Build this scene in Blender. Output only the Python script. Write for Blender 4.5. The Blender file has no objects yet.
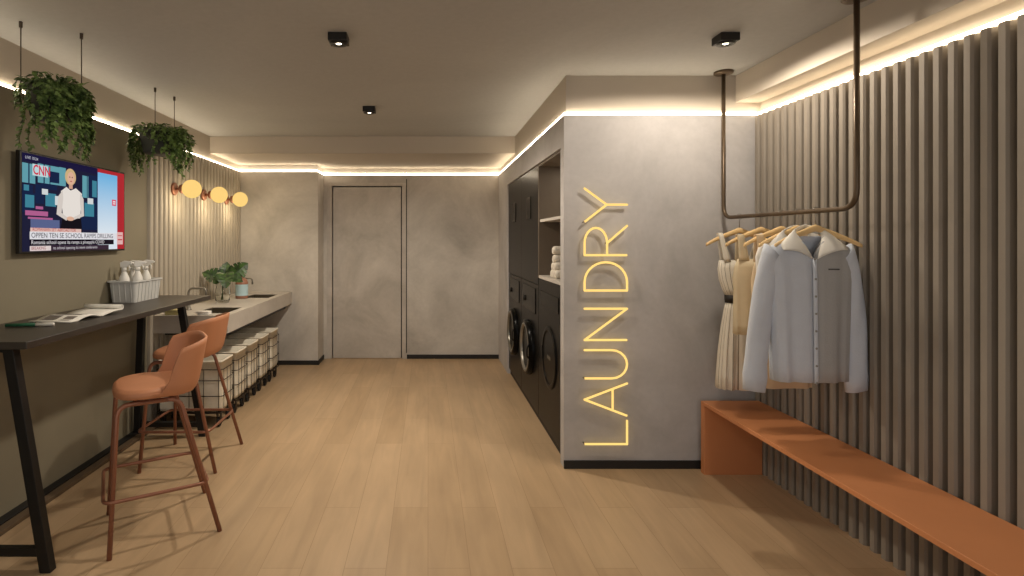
import bpy, math, random
from mathutils import Vector, Matrix
random.seed(7)
PI = math.pi
sc = bpy.context.scene
COL = sc.collection

# ------------------------------------------------------------------ camera
# the lens axis meets the picture at pixel (428, 240); focal length 535 px at 1024 px width
U = 0.00636            # metres per pixel at the reference depth of 3.40 m
EYE = 1.45
def X(px, d): return (px - 428) * d * U
def Z(py, d): return EYE - (py - 240) * d * U
def at(px, py, d): return Vector((X(px, d), 3.40 * d, Z(py, d)))

cam = bpy.data.cameras.new('camera')
cam.sensor_width = 36.0
cam.lens = 36.0 * 535 / 1024
cam.shift_x = 84 / 1024
cam.shift_y = -48 / 1024
cam.clip_start = 0.05
camo = bpy.data.objects.new('camera', cam)
COL.objects.link(camo)
camo.location = (0, 0, EYE)
camo.rotation_euler = (PI / 2, 0, 0)
sc.camera = camo

# ------------------------------------------------------------------ world, exposure
wd = bpy.data.worlds.new('world')
sc.world = wd
wd.use_nodes = True
wd.node_tree.nodes['Background'].inputs[0].default_value = (1.0, 0.97, 0.94, 1)
wd.node_tree.nodes['Background'].inputs[1].default_value = 1.0
sc.view_settings.view_transform = 'Standard'
sc.view_settings.look = 'None'
sc.view_settings.exposure = 0.0
sc.view_settings.gamma = 1.0
sc.view_settings.use_curve_mapping = False
WARM = (1.0, 0.88, 0.73)
SPOT_W = 54.0
LED_E = 17.0

# rear wall left out: the world comes in there as added soft fill

# ------------------------------------------------------------------ materials
def s2l(c): return tuple(((x / 12.92) if x <= 0.04045 else ((x + 0.055) / 1.055) ** 2.4) for x in c)
def rgb(r, g, b): return s2l((r / 255, g / 255, b / 255)) + (1.0,)

def mat(name, col, rough=0.6, metal=0.0, spec=0.5, noise=0.0, nscale=8.0, bump=0.0, bscale=60.0, emit=None, es=0.0, ior=None, trans=0.0):
    m = bpy.data.materials.new(name); m.use_nodes = True
    nt = m.node_tree; N = nt.nodes; L = nt.links
    b = N['Principled BSDF']
    b.inputs['Base Color'].default_value = col
    b.inputs['Roughness'].default_value = rough
    b.inputs['Metallic'].default_value = metal
    b.inputs['Specular IOR Level'].default_value = spec
    b.inputs['Transmission Weight'].default_value = trans
    if ior: b.inputs['IOR'].default_value = ior
    if noise > 0 or bump > 0:
        tc = N.new('ShaderNodeTexCoord')
    if noise > 0:
        n = N.new('ShaderNodeTexNoise'); n.inputs['Scale'].default_value = nscale; n.inputs['Detail'].default_value = 5
        L.new(tc.outputs['Object'], n.inputs['Vector'])
        r = N.new('ShaderNodeMapRange')
        r.inputs['From Min'].default_value = 0.3; r.inputs['From Max'].default_value = 0.7
        r.inputs['To Min'].default_value = 1 - noise; r.inputs['To Max'].default_value = 1 + noise
        L.new(n.outputs['Fac'], r.inputs['Value'])
        x = N.new('ShaderNodeMix'); x.data_type = 'RGBA'; x.blend_type = 'MULTIPLY'
        x.inputs['Factor'].default_value = 1
        x.inputs['A'].default_value = col
        L.new(r.outputs['Result'], x.inputs['B'])
        L.new(x.outputs['Result'], b.inputs['Base Color'])
    if bump > 0:
        n2 = N.new('ShaderNodeTexNoise'); n2.inputs['Scale'].default_value = bscale; n2.inputs['Detail'].default_value = 3
        L.new(tc.outputs['Object'], n2.inputs['Vector'])
        bp = N.new('ShaderNodeBump'); bp.inputs['Strength'].default_value = bump; bp.inputs['Distance'].default_value = 0.01
        L.new(n2.outputs['Fac'], bp.inputs['Height'])
        L.new(bp.outputs['Normal'], b.inputs['Normal'])
    if emit:
        b.inputs['Emission Color'].default_value = emit
        b.inputs['Emission Strength'].default_value = es
    return m

def concrete(name, c1, c2, rough=0.75, scale=1.3, streak=1.0):
    m = bpy.data.materials.new(name); m.use_nodes = True
    nt = m.node_tree; N = nt.nodes; L = nt.links; b = N['Principled BSDF']
    b.inputs['Roughness'].default_value = rough
    tc = N.new('ShaderNodeTexCoord')
    mp = N.new('ShaderNodeMapping'); mp.inputs['Scale'].default_value = (1, 1, streak)
    L.new(tc.outputs['Object'], mp.inputs['Vector'])
    n = N.new('ShaderNodeTexNoise'); n.inputs['Scale'].default_value = scale; n.inputs['Detail'].default_value = 9
    n.inputs['Roughness'].default_value = 0.62; n.inputs['Distortion'].default_value = 0.6
    L.new(mp.outputs['Vector'], n.inputs['Vector'])
    r = N.new('ShaderNodeValToRGB')
    r.color_ramp.elements[0].position = 0.32; r.color_ramp.elements[0].color = c1
    r.color_ramp.elements[1].position = 0.68; r.color_ramp.elements[1].color = c2
    L.new(n.outputs['Fac'], r.inputs['Fac'])
    n2 = N.new('ShaderNodeTexNoise'); n2.inputs['Scale'].default_value = 30; n2.inputs['Detail'].default_value = 4
    L.new(tc.outputs['Object'], n2.inputs['Vector'])
    mr = N.new('ShaderNodeMapRange'); mr.inputs['To Min'].default_value = 0.93; mr.inputs['To Max'].default_value = 1.07
    L.new(n2.outputs['Fac'], mr.inputs['Value'])
    x = N.new('ShaderNodeMix'); x.data_type = 'RGBA'; x.blend_type = 'MULTIPLY'; x.inputs['Factor'].default_value = 1
    L.new(r.outputs['Color'], x.inputs['A']); L.new(mr.outputs['Result'], x.inputs['B'])
    L.new(x.outputs['Result'], b.inputs['Base Color'])
    bp = N.new('ShaderNodeBump'); bp.inputs['Strength'].default_value = 0.15; bp.inputs['Distance'].default_value = 0.01
    L.new(n.outputs['Fac'], bp.inputs['Height']); L.new(bp.outputs['Normal'], b.inputs['Normal'])
    return m

def oak():
    m = bpy.data.materials.new('oak_planks'); m.use_nodes = True
    nt = m.node_tree; N = nt.nodes; L = nt.links; b = N['Principled BSDF']
    tc = N.new('ShaderNodeTexCoord')
    sp = N.new('ShaderNodeSeparateXYZ'); L.new(tc.outputs['Object'], sp.inputs[0])
    cb = N.new('ShaderNodeCombineXYZ')
    L.new(sp.outputs['Y'], cb.inputs['X']); L.new(sp.outputs['X'], cb.inputs['Y'])
    br = N.new('ShaderNodeTexBrick')
    br.inputs['Scale'].default_value = 1.0
    br.inputs['Brick Width'].default_value = 1.45; br.inputs['Row Height'].default_value = 0.185
    br.inputs['Mortar Size'].default_value = 0.0012; br.inputs['Mortar Smooth'].default_value = 0.1
    br.offset = 0.37; br.offset_frequency = 2
    br.inputs['Color1'].default_value = (0.0, 0.0, 0.0, 1); br.inputs['Color2'].default_value = (1, 1, 1, 1)
    br.inputs['Mortar'].default_value = (0.5, 0.5, 0.5, 1)
    L.new(cb.outputs[0], br.inputs['Vector'])
    plank = N.new('ShaderNodeValToRGB')
    e = plank.color_ramp.elements
    e[0].position = 0.0; e[0].color = rgb(182, 154, 120)
    e[1].position = 1.0; e[1].color = rgb(192, 164, 130)
    L.new(br.outputs['Color'], plank.inputs['Fac'])
    mp = N.new('ShaderNodeMapping'); mp.inputs['Scale'].default_value = (1.1, 11, 1)
    L.new(cb.outputs[0], mp.inputs['Vector'])
    g = N.new('ShaderNodeTexNoise'); g.inputs['Scale'].default_value = 1.4; g.inputs['Detail'].default_value = 8; g.inputs['Distortion'].default_value = 0.8
    L.new(mp.outputs[0], g.inputs['Vector'])
    mr = N.new('ShaderNodeMapRange'); mr.inputs['From Min'].default_value = 0.3; mr.inputs['From Max'].default_value = 0.7
    mr.inputs['To Min'].default_value = 0.91; mr.inputs['To Max'].default_value = 1.07
    L.new(g.outputs['Fac'], mr.inputs['Value'])
    x = N.new('ShaderNodeMix'); x.data_type = 'RGBA'; x.blend_type = 'MULTIPLY'; x.inputs['Factor'].default_value = 1
    kn = N.new('ShaderNodeTexNoise'); kn.inputs['Scale'].default_value = 1.0; kn.inputs['Detail'].default_value = 3
    mpk = N.new('ShaderNodeMapping'); mpk.inputs['Scale'].default_value = (1.4, 4.5, 1); L.new(cb.outputs[0], mpk.inputs['Vector']); L.new(mpk.outputs[0], kn.inputs['Vector'])
    mk = N.new('ShaderNodeMapRange'); mk.inputs['From Min'].default_value = 0.3; mk.inputs['From Max'].default_value = 0.7; mk.inputs['To Min'].default_value = 0.90; mk.inputs['To Max'].default_value = 1.08
    L.new(kn.outputs['Fac'], mk.inputs['Value'])
    mx = N.new('ShaderNodeMath'); mx.operation = 'MULTIPLY'; L.new(mr.outputs['Result'], mx.inputs[0]); L.new(mk.outputs['Result'], mx.inputs[1])
    L.new(plank.outputs['Color'], x.inputs['A']); L.new(mx.outputs[0], x.inputs['B'])
    x2 = N.new('ShaderNodeMix'); x2.data_type = 'RGBA'
    x2.inputs['B'].default_value = rgb(140, 112, 80)
    mm = N.new('ShaderNodeMath'); mm.operation = 'MULTIPLY'; mm.inputs[1].default_value = 0.6
    L.new(br.outputs['Fac'], mm.inputs[0]); L.new(mm.outputs[0], x2.inputs['Factor'])
    L.new(x.outputs['Result'], x2.inputs['A'])
    L.new(x2.outputs['Result'], b.inputs['Base Color'])
    b.inputs['Roughness'].default_value = 0.36
    b.inputs['Specular IOR Level'].default_value = 0.4
    return m

def emat(name, col, s=1.0):
    m = bpy.data.materials.new(name); m.use_nodes = True
    nt = m.node_tree; nt.nodes.clear()
    e = nt.nodes.new('ShaderNodeEmission'); e.inputs[0].default_value = col; e.inputs[1].default_value = s
    o = nt.nodes.new('ShaderNodeOutputMaterial'); nt.links.new(e.outputs[0], o.inputs[0])
    return m

def leafmat(name, c1, c2, rough=0.45):
    m = bpy.data.materials.new(name); m.use_nodes = True
    nt = m.node_tree; N = nt.nodes; L = nt.links; b = N['Principled BSDF']
    b.inputs['Roughness'].default_value = rough
    g = N.new('ShaderNodeTexCoord')
    n = N.new('ShaderNodeTexNoise'); n.inputs['Scale'].default_value = 28; n.inputs['Detail'].default_value = 1
    L.new(g.outputs['Object'], n.inputs['Vector'])
    r = N.new('ShaderNodeValToRGB')
    r.color_ramp.elements[0].position = 0.35; r.color_ramp.elements[0].color = c1
    r.color_ramp.elements[1].position = 0.68; r.color_ramp.elements[1].color = c2
    L.new(n.outputs['Fac'], r.inputs['Fac']); L.new(r.outputs['Color'], b.inputs['Base Color'])
    return m

M = dict(
    concrete=concrete('concrete', rgb(168, 162, 154), rgb(208, 202, 193)),
    block=concrete('block_concrete', rgb(168, 165, 163), rgb(198, 194, 192)),
    door=concrete('door_concrete', rgb(164, 157, 148), rgb(200, 193, 184), scale=1.6),
    counter=concrete('counter_concrete', rgb(182, 175, 166), rgb(206, 200, 191), rough=0.45),
    ceiling=concrete('ceiling_plaster', rgb(174, 174, 172), rgb(184, 184, 181), scale=0.8),
    upper=mat('upper_plaster', rgb(188, 178, 164), 0.85, noise=0.02, nscale=2),
    olive=mat('olive_paint', rgb(132, 124, 104), 0.8, noise=0.04, nscale=3),
    slat_l=mat('slat_left', rgb(172, 163, 148), 0.7, noise=0.04, nscale=6),
    slat_r=mat('slat_right', rgb(142, 133, 121), 0.7, noise=0.05, nscale=6),
    oak=oak(),
    black=mat('black_skirting', rgb(26, 24, 22), 0.6, noise=0.1, nscale=12),
    kerb=mat('kerb_edge', rgb(96, 78, 58), 0.6, noise=0.1, nscale=12),
    led=emat('led_diffuser', (1.0, 0.84, 0.62, 1), LED_E),
    led_soft=emat('led_diffuser_soft', (1.0, 0.82, 0.58, 1), LED_E * 0.55),
    neon=emat('neon_tube', (1.0, 0.66, 0.20, 1), 1.2),
    globe=emat('opal_globe', (1.0, 0.66, 0.21, 1), 1.0),
    lens=emat('downlight_lens', (1.0, 0.88, 0.68, 1), 12.0),
    blackmetal=mat('black_metal', rgb(30, 28, 26), 0.45, 0.3, noise=0.08, nscale=20),
    tabletop=mat('dark_stained_top', rgb(58, 52, 46), 0.38, noise=0.12, nscale=9),
    terracotta=mat('terracotta_shell', rgb(190, 129, 92), 0.55, noise=0.03, nscale=10),
    bench=mat('terracotta_bench', rgb(208, 138, 90), 0.5, noise=0.03, nscale=5),
    copper=mat('copper_brown_tube', rgb(146, 98, 76), 0.4, 0.35, noise=0.05, nscale=20),
    bronze=mat('bronze_tube', rgb(96, 80, 62), 0.4, 0.5, noise=0.05, nscale=20),
    cable=mat('dark_cable', rgb(70, 58, 46), 0.6),
    pot=mat('dark_green_pot', rgb(52, 54, 44), 0.7, noise=0.1, nscale=20),
    soil=mat('soil', rgb(40, 30, 22), 0.95, noise=0.2, nscale=40),
    ivy=leafmat('ivy_leaf', rgb(58, 80, 38), rgb(136, 162, 92)),
    ivy2=leafmat('ivy_leaf_light', rgb(60, 82, 36), rgb(132, 158, 86)),
    stem=mat('stem', rgb(70, 86, 40), 0.6, noise=0.1, nscale=20),
    monstera=leafmat('monstera_leaf', rgb(30, 54, 24), rgb(66, 98, 44)),
    white_plastic=mat('white_plastic', rgb(226, 224, 218), 0.4, noise=0.02, nscale=10),
    basket=mat('white_basket', rgb(205, 205, 202), 0.5, noise=0.02, nscale=10),
    canvas=mat('canvas', rgb(238, 230, 212), 0.95, noise=0.05, nscale=14, bump=0.2, bscale=120),
    wire=mat('dark_wire', rgb(44, 34, 26), 0.5, 0.3, noise=0.05, nscale=30),
    rubber=mat('rubber', rgb(24, 22, 20), 0.8, noise=0.1, nscale=30),
    gloss=mat('gloss_black', rgb(20, 19, 18), 0.3, spec=0.08, noise=0.05, nscale=4),
    machine=mat('machine_black', rgb(20, 19, 18), 0.3, spec=0.08, noise=0.05, nscale=4),
    displayblack=mat('display_black', rgb(8, 8, 8), 0.25, spec=0.08, noise=0.05, nscale=4),
    chrome=mat('dull_chrome', rgb(132, 130, 122), 0.3, 0.8, noise=0.05, nscale=20),
    doorglass=mat('dark_door_glass', rgb(12, 12, 12), 0.15, spec=0.15, noise=0.05, nscale=4),
    niche=mat('niche_board', rgb(104, 92, 78), 0.6, noise=0.06, nscale=10),
    towel=mat('towel', rgb(226, 218, 204), 0.95, noise=0.06, nscale=40, bump=0.4, bscale=200),
    sink=mat('sink_steel', rgb(92, 84, 70), 0.35, 0.4, noise=0.05, nscale=10),
    steel=mat('grey_steel', rgb(140, 136, 128), 0.35, 0.6, noise=0.04, nscale=20),
    glass=mat('clear_glass', (0.95, 0.97, 0.96, 1), 0.02, trans=1.0, ior=1.12),
    amber=mat('amber_soap', rgb(158, 112, 92), 0.25, noise=0.05, nscale=10),
    label=mat('pale_blue_label', rgb(178, 206, 214), 0.6, noise=0.03, nscale=10),
    paper=mat('paper', rgb(238, 235, 226), 0.8, noise=0.04, nscale=12),
    ink=mat('ink', rgb(120, 112, 104), 0.8, noise=0.3, nscale=14),
    green=mat('green_marker', rgb(28, 92, 62), 0.4, noise=0.05, nscale=20),
    hanger=mat('pale_wood', rgb(238, 202, 144), 0.5, noise=0.08, nscale=14),
    hook=mat('hook_steel', rgb(150, 145, 138), 0.3, 0.8, noise=0.04, nscale=20),
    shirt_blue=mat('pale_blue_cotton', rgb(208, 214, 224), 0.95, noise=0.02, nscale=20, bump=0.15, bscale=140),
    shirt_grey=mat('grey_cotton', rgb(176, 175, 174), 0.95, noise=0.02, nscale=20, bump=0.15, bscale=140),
    collar=mat('cream_collar', rgb(236, 232, 222), 0.95, noise=0.02, nscale=20),
    tan=mat('tan_cotton', rgb(222, 198, 164), 0.95, noise=0.04, nscale=20),
    beige=mat('beige_cotton', rgb(220, 204, 172), 0.95, noise=0.03, nscale=20),
    whitecloth=mat('white_cotton', rgb(232, 228, 220), 0.95, noise=0.02, nscale=20),
    dress=mat('cream_cotton', rgb(232, 225, 210), 0.95, noise=0.02, nscale=20),
    dress_line=mat('brown_stripe', rgb(140, 126, 106), 0.95, noise=0.05, nscale=20),
    belt=mat('dark_belt', rgb(34, 28, 22), 0.6, noise=0.05, nscale=20),
    bezel=mat('tv_bezel', rgb(18, 16, 16), 0.35, noise=0.05, nscale=10),
    yellowbook=mat('yellow_cover', rgb(206, 196, 140), 0.6, noise=0.05, nscale=10),
    button=mat('shirt_button', rgb(150, 148, 144), 0.4, noise=0.05, nscale=20),
    thread=mat('dark_thread', rgb(92, 88, 86), 0.9, noise=0.05, nscale=20),
)

# ------------------------------------------------------------------ mesh helpers
class MB:
    def __init__(self, o=(0, 0, 0)):
        self.v = []; self.f = []; self.o = Vector(o)
    def add(self, vs, fs):
        b = len(self.v)
        self.v += [Vector(p) for p in vs]
        self.f += [tuple(i + b for i in f) for f in fs]
    def box(self, x0, x1, y0, y1, z0, z1):
        x0, x1 = min(x0, x1), max(x0, x1); y0, y1 = min(y0, y1), max(y0, y1); z0, z1 = min(z0, z1), max(z0, z1)
        self.add([(x0, y0, z0), (x1, y0, z0), (x1, y1, z0), (x0, y1, z0), (x0, y0, z1), (x1, y0, z1), (x1, y1, z1), (x0, y1, z1)],
                 [(0, 3, 2, 1), (4, 5, 6, 7), (0, 1, 5, 4), (1, 2, 6, 5), (2, 3, 7, 6), (3, 0, 4, 7)])
        return self
    def grid(self, fn, nu, nv, cu=False, cv=False):
        vs = [fn(i / (nu if cu else nu - 1), j / (nv if cv else nv - 1)) for i in range(nu) for j in range(nv)]
        fs = []
        for i in range(nu if cu else nu - 1):
            for j in range(nv if cv else nv - 1):
                a = i * nv + j; b = ((i + 1) % nu) * nv + j
                c = ((i + 1) % nu) * nv + (j + 1) % nv; d = i * nv + (j + 1) % nv
                fs.append((a, b, c, d))
        self.add(vs, fs)
        return self
    def tube(self, path, r, n=10, closed=False, caps=True, sq=None, up=None):
        P = [Vector(p) for p in path]; m = len(P)
        rs = r if isinstance(r, (list, tuple)) else [r] * m
        vs = []; up = Vector(up) if up else None
        for i in range(m):
            if closed: t = P[(i + 1) % m] - P[i - 1]
            else: t = P[min(i + 1, m - 1)] - P[max(i - 1, 0)]
            t.normalize()
            if up is None:
                up = Vector((0, 0, 1)) if abs(t.z) < 0.9 else Vector((0, 1, 0))
            s = t.cross(up); s.normalize(); up = s.cross(t); up.normalize()
            for k in range(n):
                if sq: a = 2 * PI * (k + 0.5) / n
                else: a = 2 * PI * k / n
                vs.append(P[i] + (s * math.cos(a) + up * math.sin(a)) * rs[i])
        fs = []
        for i in range(m if closed else m - 1):
            for k in range(n):
                a = i * n + k; b = i * n + (k + 1) % n; j = ((i + 1) % m) * n
                fs.append((a, b, j + (k + 1) % n, j + k))
        if caps and not closed:
            fs.append(tuple(range(n - 1, -1, -1))); fs.append(tuple((m - 1) * n + k for k in range(n)))
        self.add(vs, fs)
        return self
    def lathe(self, prof, c, n=28, axis='z', a0=0, a1=2 * PI):
        c = Vector(c); vs = []; full = abs(a1 - a0 - 2 * PI) < 1e-6
        m = len(prof); k = n if full else n + 1
        for i in range(k):
            a = a0 + (a1 - a0) * i / n
            for (r, h) in prof:
                if axis == 'z': vs.append(c + Vector((r * math.cos(a), r * math.sin(a), h)))
                elif axis == 'x': vs.append(c + Vector((h, r * math.cos(a), r * math.sin(a))))
                else: vs.append(c + Vector((r * math.sin(a), h, r * math.cos(a))))
        fs = []
        for i in range(n):
            for j in range(m - 1):
                a = i * m + j; b = ((i + 1) % k) * m + j
                fs.append((a, b, b + 1, a + 1))
        self.add(vs, fs)
        return self
    def sphere(self, c, r, n=20, sx=1, sy=1, sz=1):
        c = Vector(c)
        def fn(u, v):
            a = 2 * PI * u; b = -PI / 2 + PI * v
            return c + Vector((r * sx * math.cos(a) * math.cos(b), r * sy * math.sin(a) * math.cos(b), r * sz * math.sin(b)))
        return self.grid(fn, n, n // 2 + 1, cu=True)
    def poly(self, pts):
        self.add(pts, [tuple(range(len(pts)))])
        return self
    def prism(self, pts, vec):
        n = len(pts); vec = Vector(vec)
        a = [Vector(p) for p in pts]; b = [p + vec for p in a]
        fs = [tuple(range(n - 1, -1, -1)), tuple(range(n, 2 * n))]
        for i in range(n): fs.append((i, (i + 1) % n, n + (i + 1) % n, n + i))
        self.add(a + b, fs)
        return self
    def build(self, name, m, parent=None, smooth=False, bevel=0, solid=0, seg=2, sub=0):
        me = bpy.data.meshes.new(name)
        me.from_pydata([tuple(p - self.o) for p in self.v], [], self.f)
        import bmesh
        bm = bmesh.new(); bm.from_mesh(me)
        bmesh.ops.remove_doubles(bm, verts=bm.verts, dist=1e-6)
        bmesh.ops.recalc_face_normals(bm, faces=bm.faces)
        bm.to_mesh(me); bm.free()
        for mm in (m if isinstance(m, (list, tuple)) else [m]):
            me.materials.append(mm)
        if smooth:
            for p in me.polygons: p.use_smooth = True
        o = bpy.data.objects.new(name, me); COL.objects.link(o)
        if parent:
            o.parent = parent
        else:
            o.location = self.o
        if solid:
            s = o.modifiers.new('solid', 'SOLIDIFY'); s.thickness = solid; s.offset = 0
        if sub:
            s = o.modifiers.new('sub', 'SUBSURF'); s.levels = sub; s.render_levels = sub
        if bevel:
            b = o.modifiers.new('bevel', 'BEVEL'); b.width = bevel; b.segments = seg; b.limit_method = 'ANGLE'
            b.angle_limit = math.radians(40)
            if smooth is False and seg > 1:
                pass
        return o

def tag(o, label, cat, group=None):
    o['label'] = label; o['category'] = cat
    if group: o['group'] = group
    return o
def thing(name, label, cat, loc=(0, 0, 0), rz=0, group=None):
    o = bpy.data.objects.new(name, None); COL.objects.link(o)
    o.location = loc; o.rotation_euler = (0, 0, rz); o.empty_display_size = 0.1
    return tag(o, label, cat, group)
def struct(o, label=None):
    o['kind'] = 'structure'
    if label: o['label'] = label
    return o
def dup(root, loc, rz=None, label=None):
    r = root.copy(); COL.objects.link(r); r.location = loc
    if rz is not None: r.rotation_euler = (0, 0, rz)
    if label: r['label'] = label
    for ch in list(root.children):
        c = ch.copy(); COL.objects.link(c); c.parent = r
        for g in ch.children:
            d = g.copy(); COL.objects.link(d); d.parent = c
    return r
def arc(c, r, a0, a1, n, ax1, ax2):
    c = Vector(c); ax1 = Vector(ax1); ax2 = Vector(ax2)
    return [c + ax1 * r * math.cos(a0 + (a1 - a0) * i / n) + ax2 * r * math.sin(a0 + (a1 - a0) * i / n) for i in range(n + 1)]
def round_path(pts, r, n=6, closed=False):
    P = [Vector(p) for p in pts]; m = len(P); out = []
    for i in range(m):
        if not closed and i in (0, m - 1): out.append(P[i]); continue
        a = P[i - 1] - P[i]; b = P[(i + 1) % m] - P[i]
        rr = min(r, a.length * 0.48, b.length * 0.48)
        p0 = P[i] + a.normalized() * rr; p1 = P[i] + b.normalized() * rr
        for k in range(n + 1):
            t = k / n
            out.append(p0 * (1 - t) ** 2 + P[i] * 2 * t * (1 - t) + p1 * t ** 2)
    return out

# ------------------------------------------------------------------ the room
XL = -345 * U            # face of the left wall
XR = 325 * U             # face of the right slats
XU = XR + 0.055          # wall behind the right slats
XB = 135.8 * U             # left side of the laundry block
YF = 3.40                # front of the laundry block
YB = 6.54                # back wall with the door
YBL = 6.22               # back wall behind the counter
XBL = -201 * U           # its free corner
ZL = 2.245               # top of the cladding, where the light strip runs
ZB = 2.328               # underside of the bulkheads
ZC = 2.50                # ceiling
YN = -1.3                # open end behind the camera, no wall built
YBK = 5.42               # face of the rear bulkhead
XBK = 309 * U            # face of the right bulkhead

struct(MB().box(-2.5, 2.4, YN - 0.1, YB + 0.1, -0.08, 0).build('floor', M['oak']), 'light oak plank floor')
c = MB().box(-2.5, 2.4, YN - 0.1, YB + 0.1, ZC, ZC + 0.1)
struct(c.build('ceiling', M['ceiling']), 'grey plaster ceiling with hanging downlights')
struct(MB().box(XL - 0.018, XB + 0.018, YBK, YB + 0.05, ZB, ZC - 0.001).box(XBK, XU + 0.05, YN, YF + 0.018, ZB, ZC - 0.001)
       .build('trim_1', M['upper']), 'dropped ceiling bulkheads along the back and right')
# left wall: olive cladding, plaster band above
YS = 3.40 * 1.228        # start of the left slats
struct(MB().box(XL - 0.12, XL, YN, YS, 0, ZL).build('wall_left', M['olive']), 'olive brown painted left wall')
struct(MB().box(XL - 0.12, XL - 0.018, YN, YB, ZL, ZC).build('trim_2', M['upper']), 'plaster band above the left wall light strip')
# left fluted panel
def flutes(y0, y1, z0, z1, xb, xf, pitch, sgn, duty=0.6, lip=0.25):
    """fluted panel: extruded profile along y; xb = groove plane, xf = ridge plane"""
    b = MB(); prof = []; n = int(round((y1 - y0) / pitch)); p = (y1 - y0) / n
    for i in range(n):
        y = y0 + i * p
        w = p * duty; e = p * (1 - duty) * lip
        prof += [(xb, y), (xb, y + (p - w) / 2 - e), (xf - (xf - xb) * 0.18, y + (p - w) / 2), (xf, y + (p - w) / 2 + w * 0.18),
                 (xf, y + (p + w) / 2 - w * 0.18), (xf - (xf - xb) * 0.18, y + (p + w) / 2), (xb, y + (p + w) / 2 + e)]
    prof.append((xb, y1))
    back = xb - (xf - xb) * 0.6
    vs = []; fs = []
    for (x, y) in prof: vs += [(x, y, z0), (x, y, z1)]
    m = len(prof)
    for (x, y) in prof: vs += [(back, y, z0), (back, y, z1)]
    for i in range(m - 1):
        fs.append((2 * i, 2 * i + 2, 2 * i + 3, 2 * i + 1))
        fs.append((2 * i + 1, 2 * i + 3, 2 * m + 2 * i + 3, 2 * m + 2 * i + 1))
        fs.append((2 * i, 2 * i + 2, 2 * m + 2 * i + 2, 2 * m + 2 * i))
        fs.append((2 * m + 2 * i, 2 * m + 2 * i + 2, 2 * m + 2 * i + 3, 2 * m + 2 * i + 1))
    fs += [(0, 1, 2 * m + 1, 2 * m), (2 * m - 2, 2 * m - 1, 4 * m - 1, 4 * m - 2)]
    b.add(vs, fs)
    return b
struct(MB().box(XL - 0.12, XL - 0.02, YS, YBL + 0.2, 0, ZL).build('wall_left_rear', M['slat_l']), 'left wall behind the fluted panel')
struct(flutes(YS, YBL, 0, ZL, XL - 0.012, XL + 0.022, 0.078, 1).build('trim_3', M['slat_l']), 'beige fluted panel on the left wall above the counter')
# back walls
struct(MB().box(XL - 0.1, XBL, YBL, YB + 0.1, 0, ZL).box(XL - 0.1, XBL - 0.018, YBL + 0.018, YB + 0.1, ZL, ZB).build('wall_back_left', M['concrete']),
       'concrete wall at the end of the counter')
DX0, DX1, DZ = X(333, 1.924), X(401, 1.924), Z(187, 1.924)
FX0, FX1, FZ = X(327, 1.924), X(406, 1.924), Z(183, 1.924)
struct(MB().box(XBL, FX0, YB, YB + 0.15, 0, ZL).box(FX1, XB, YB, YB + 0.15, 0, ZL).box(FX0, FX1, YB, YB + 0.15, FZ, ZL)
       .box(XBL - 0.02, XB + 0.02, YB + 0.018, YB + 0.15, ZL, ZB).build('wall_back', M['concrete']), 'concrete back wall around the door')
dr = struct(MB((0, 0, 0)).box(DX0, DX1, YB + 0.012, YB + 0.05, 0.004, DZ).build('door_1', M['door'], bevel=0.003), 'flush concrete-look door in the back wall')
jm = M['niche']
MB().box(FX0, DX0 - 0.012, YB - 0.006, YB + 0.06, 0, FZ).box(DX1 + 0.012, FX1, YB - 0.006, YB + 0.06, 0, FZ) \
    .box(DX0 - 0.012, DX1 + 0.012, YB - 0.006, YB + 0.06, DZ + 0.012, FZ).build('door_frame', M['door'], dr, bevel=0.003)
MB().box(DX0 - 0.012, DX1 + 0.012, YB + 0.055, YB + 0.06, 0, DZ + 0.012).build('door_gap', M['black'], dr)
struct(MB().box(FX1 + 0.002, FX1 + 0.012, YB - 0.001, YB + 0.004, 0.07, ZL - 0.05).build('trim_4', M['black']), 'dark joint in the back wall beside the door')
# laundry block
S0, S1 = 3.40 * 1.026, 3.40 * 1.71     # opening in its left side
ZO = 2.05
blk = MB().box(XB, XU, YF, S0, 0, ZL).box(XB, XB + 0.12, S1, YB, 0, ZL) \
    .box(XB, XB + 0.12, S0, S1, ZO, ZL).box(XB + 0.85, XB + 0.95, YF + 0.12, YB, 0, ZL)
blk.box(XB + 0.12, XB + 0.85, S0 - 0.02, S0, 0, ZL).box(XB + 0.12, XB + 0.85, S1, S1 + 0.02, 0, ZL)
struct(blk.build('wall_center', M['block']), 'concrete laundry block with the neon sign')
struct(MB().box(XB + 0.018, XU, YF + 0.018, YF + 0.12, ZL, ZC).box(XB + 0.018, XB + 0.12, YF + 0.12, YB, ZL, ZC).build('trim_5', M['upper']),
       'plaster band above the laundry block light strip')
# right wall
struct(MB().box(XU, XU + 0.12, YN, YF + 0.1, 0, ZB).build('wall_right', M['upper']), 'plaster wall behind the right slats')
struct(flutes(YN, YF, 0, ZL - 0.01, XR + 0.050, XR, 0.0625, -1, duty=0.60, lip=0.1).build('trim_6', M['slat_r']), 'grey fluted panel on the right wall')
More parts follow.
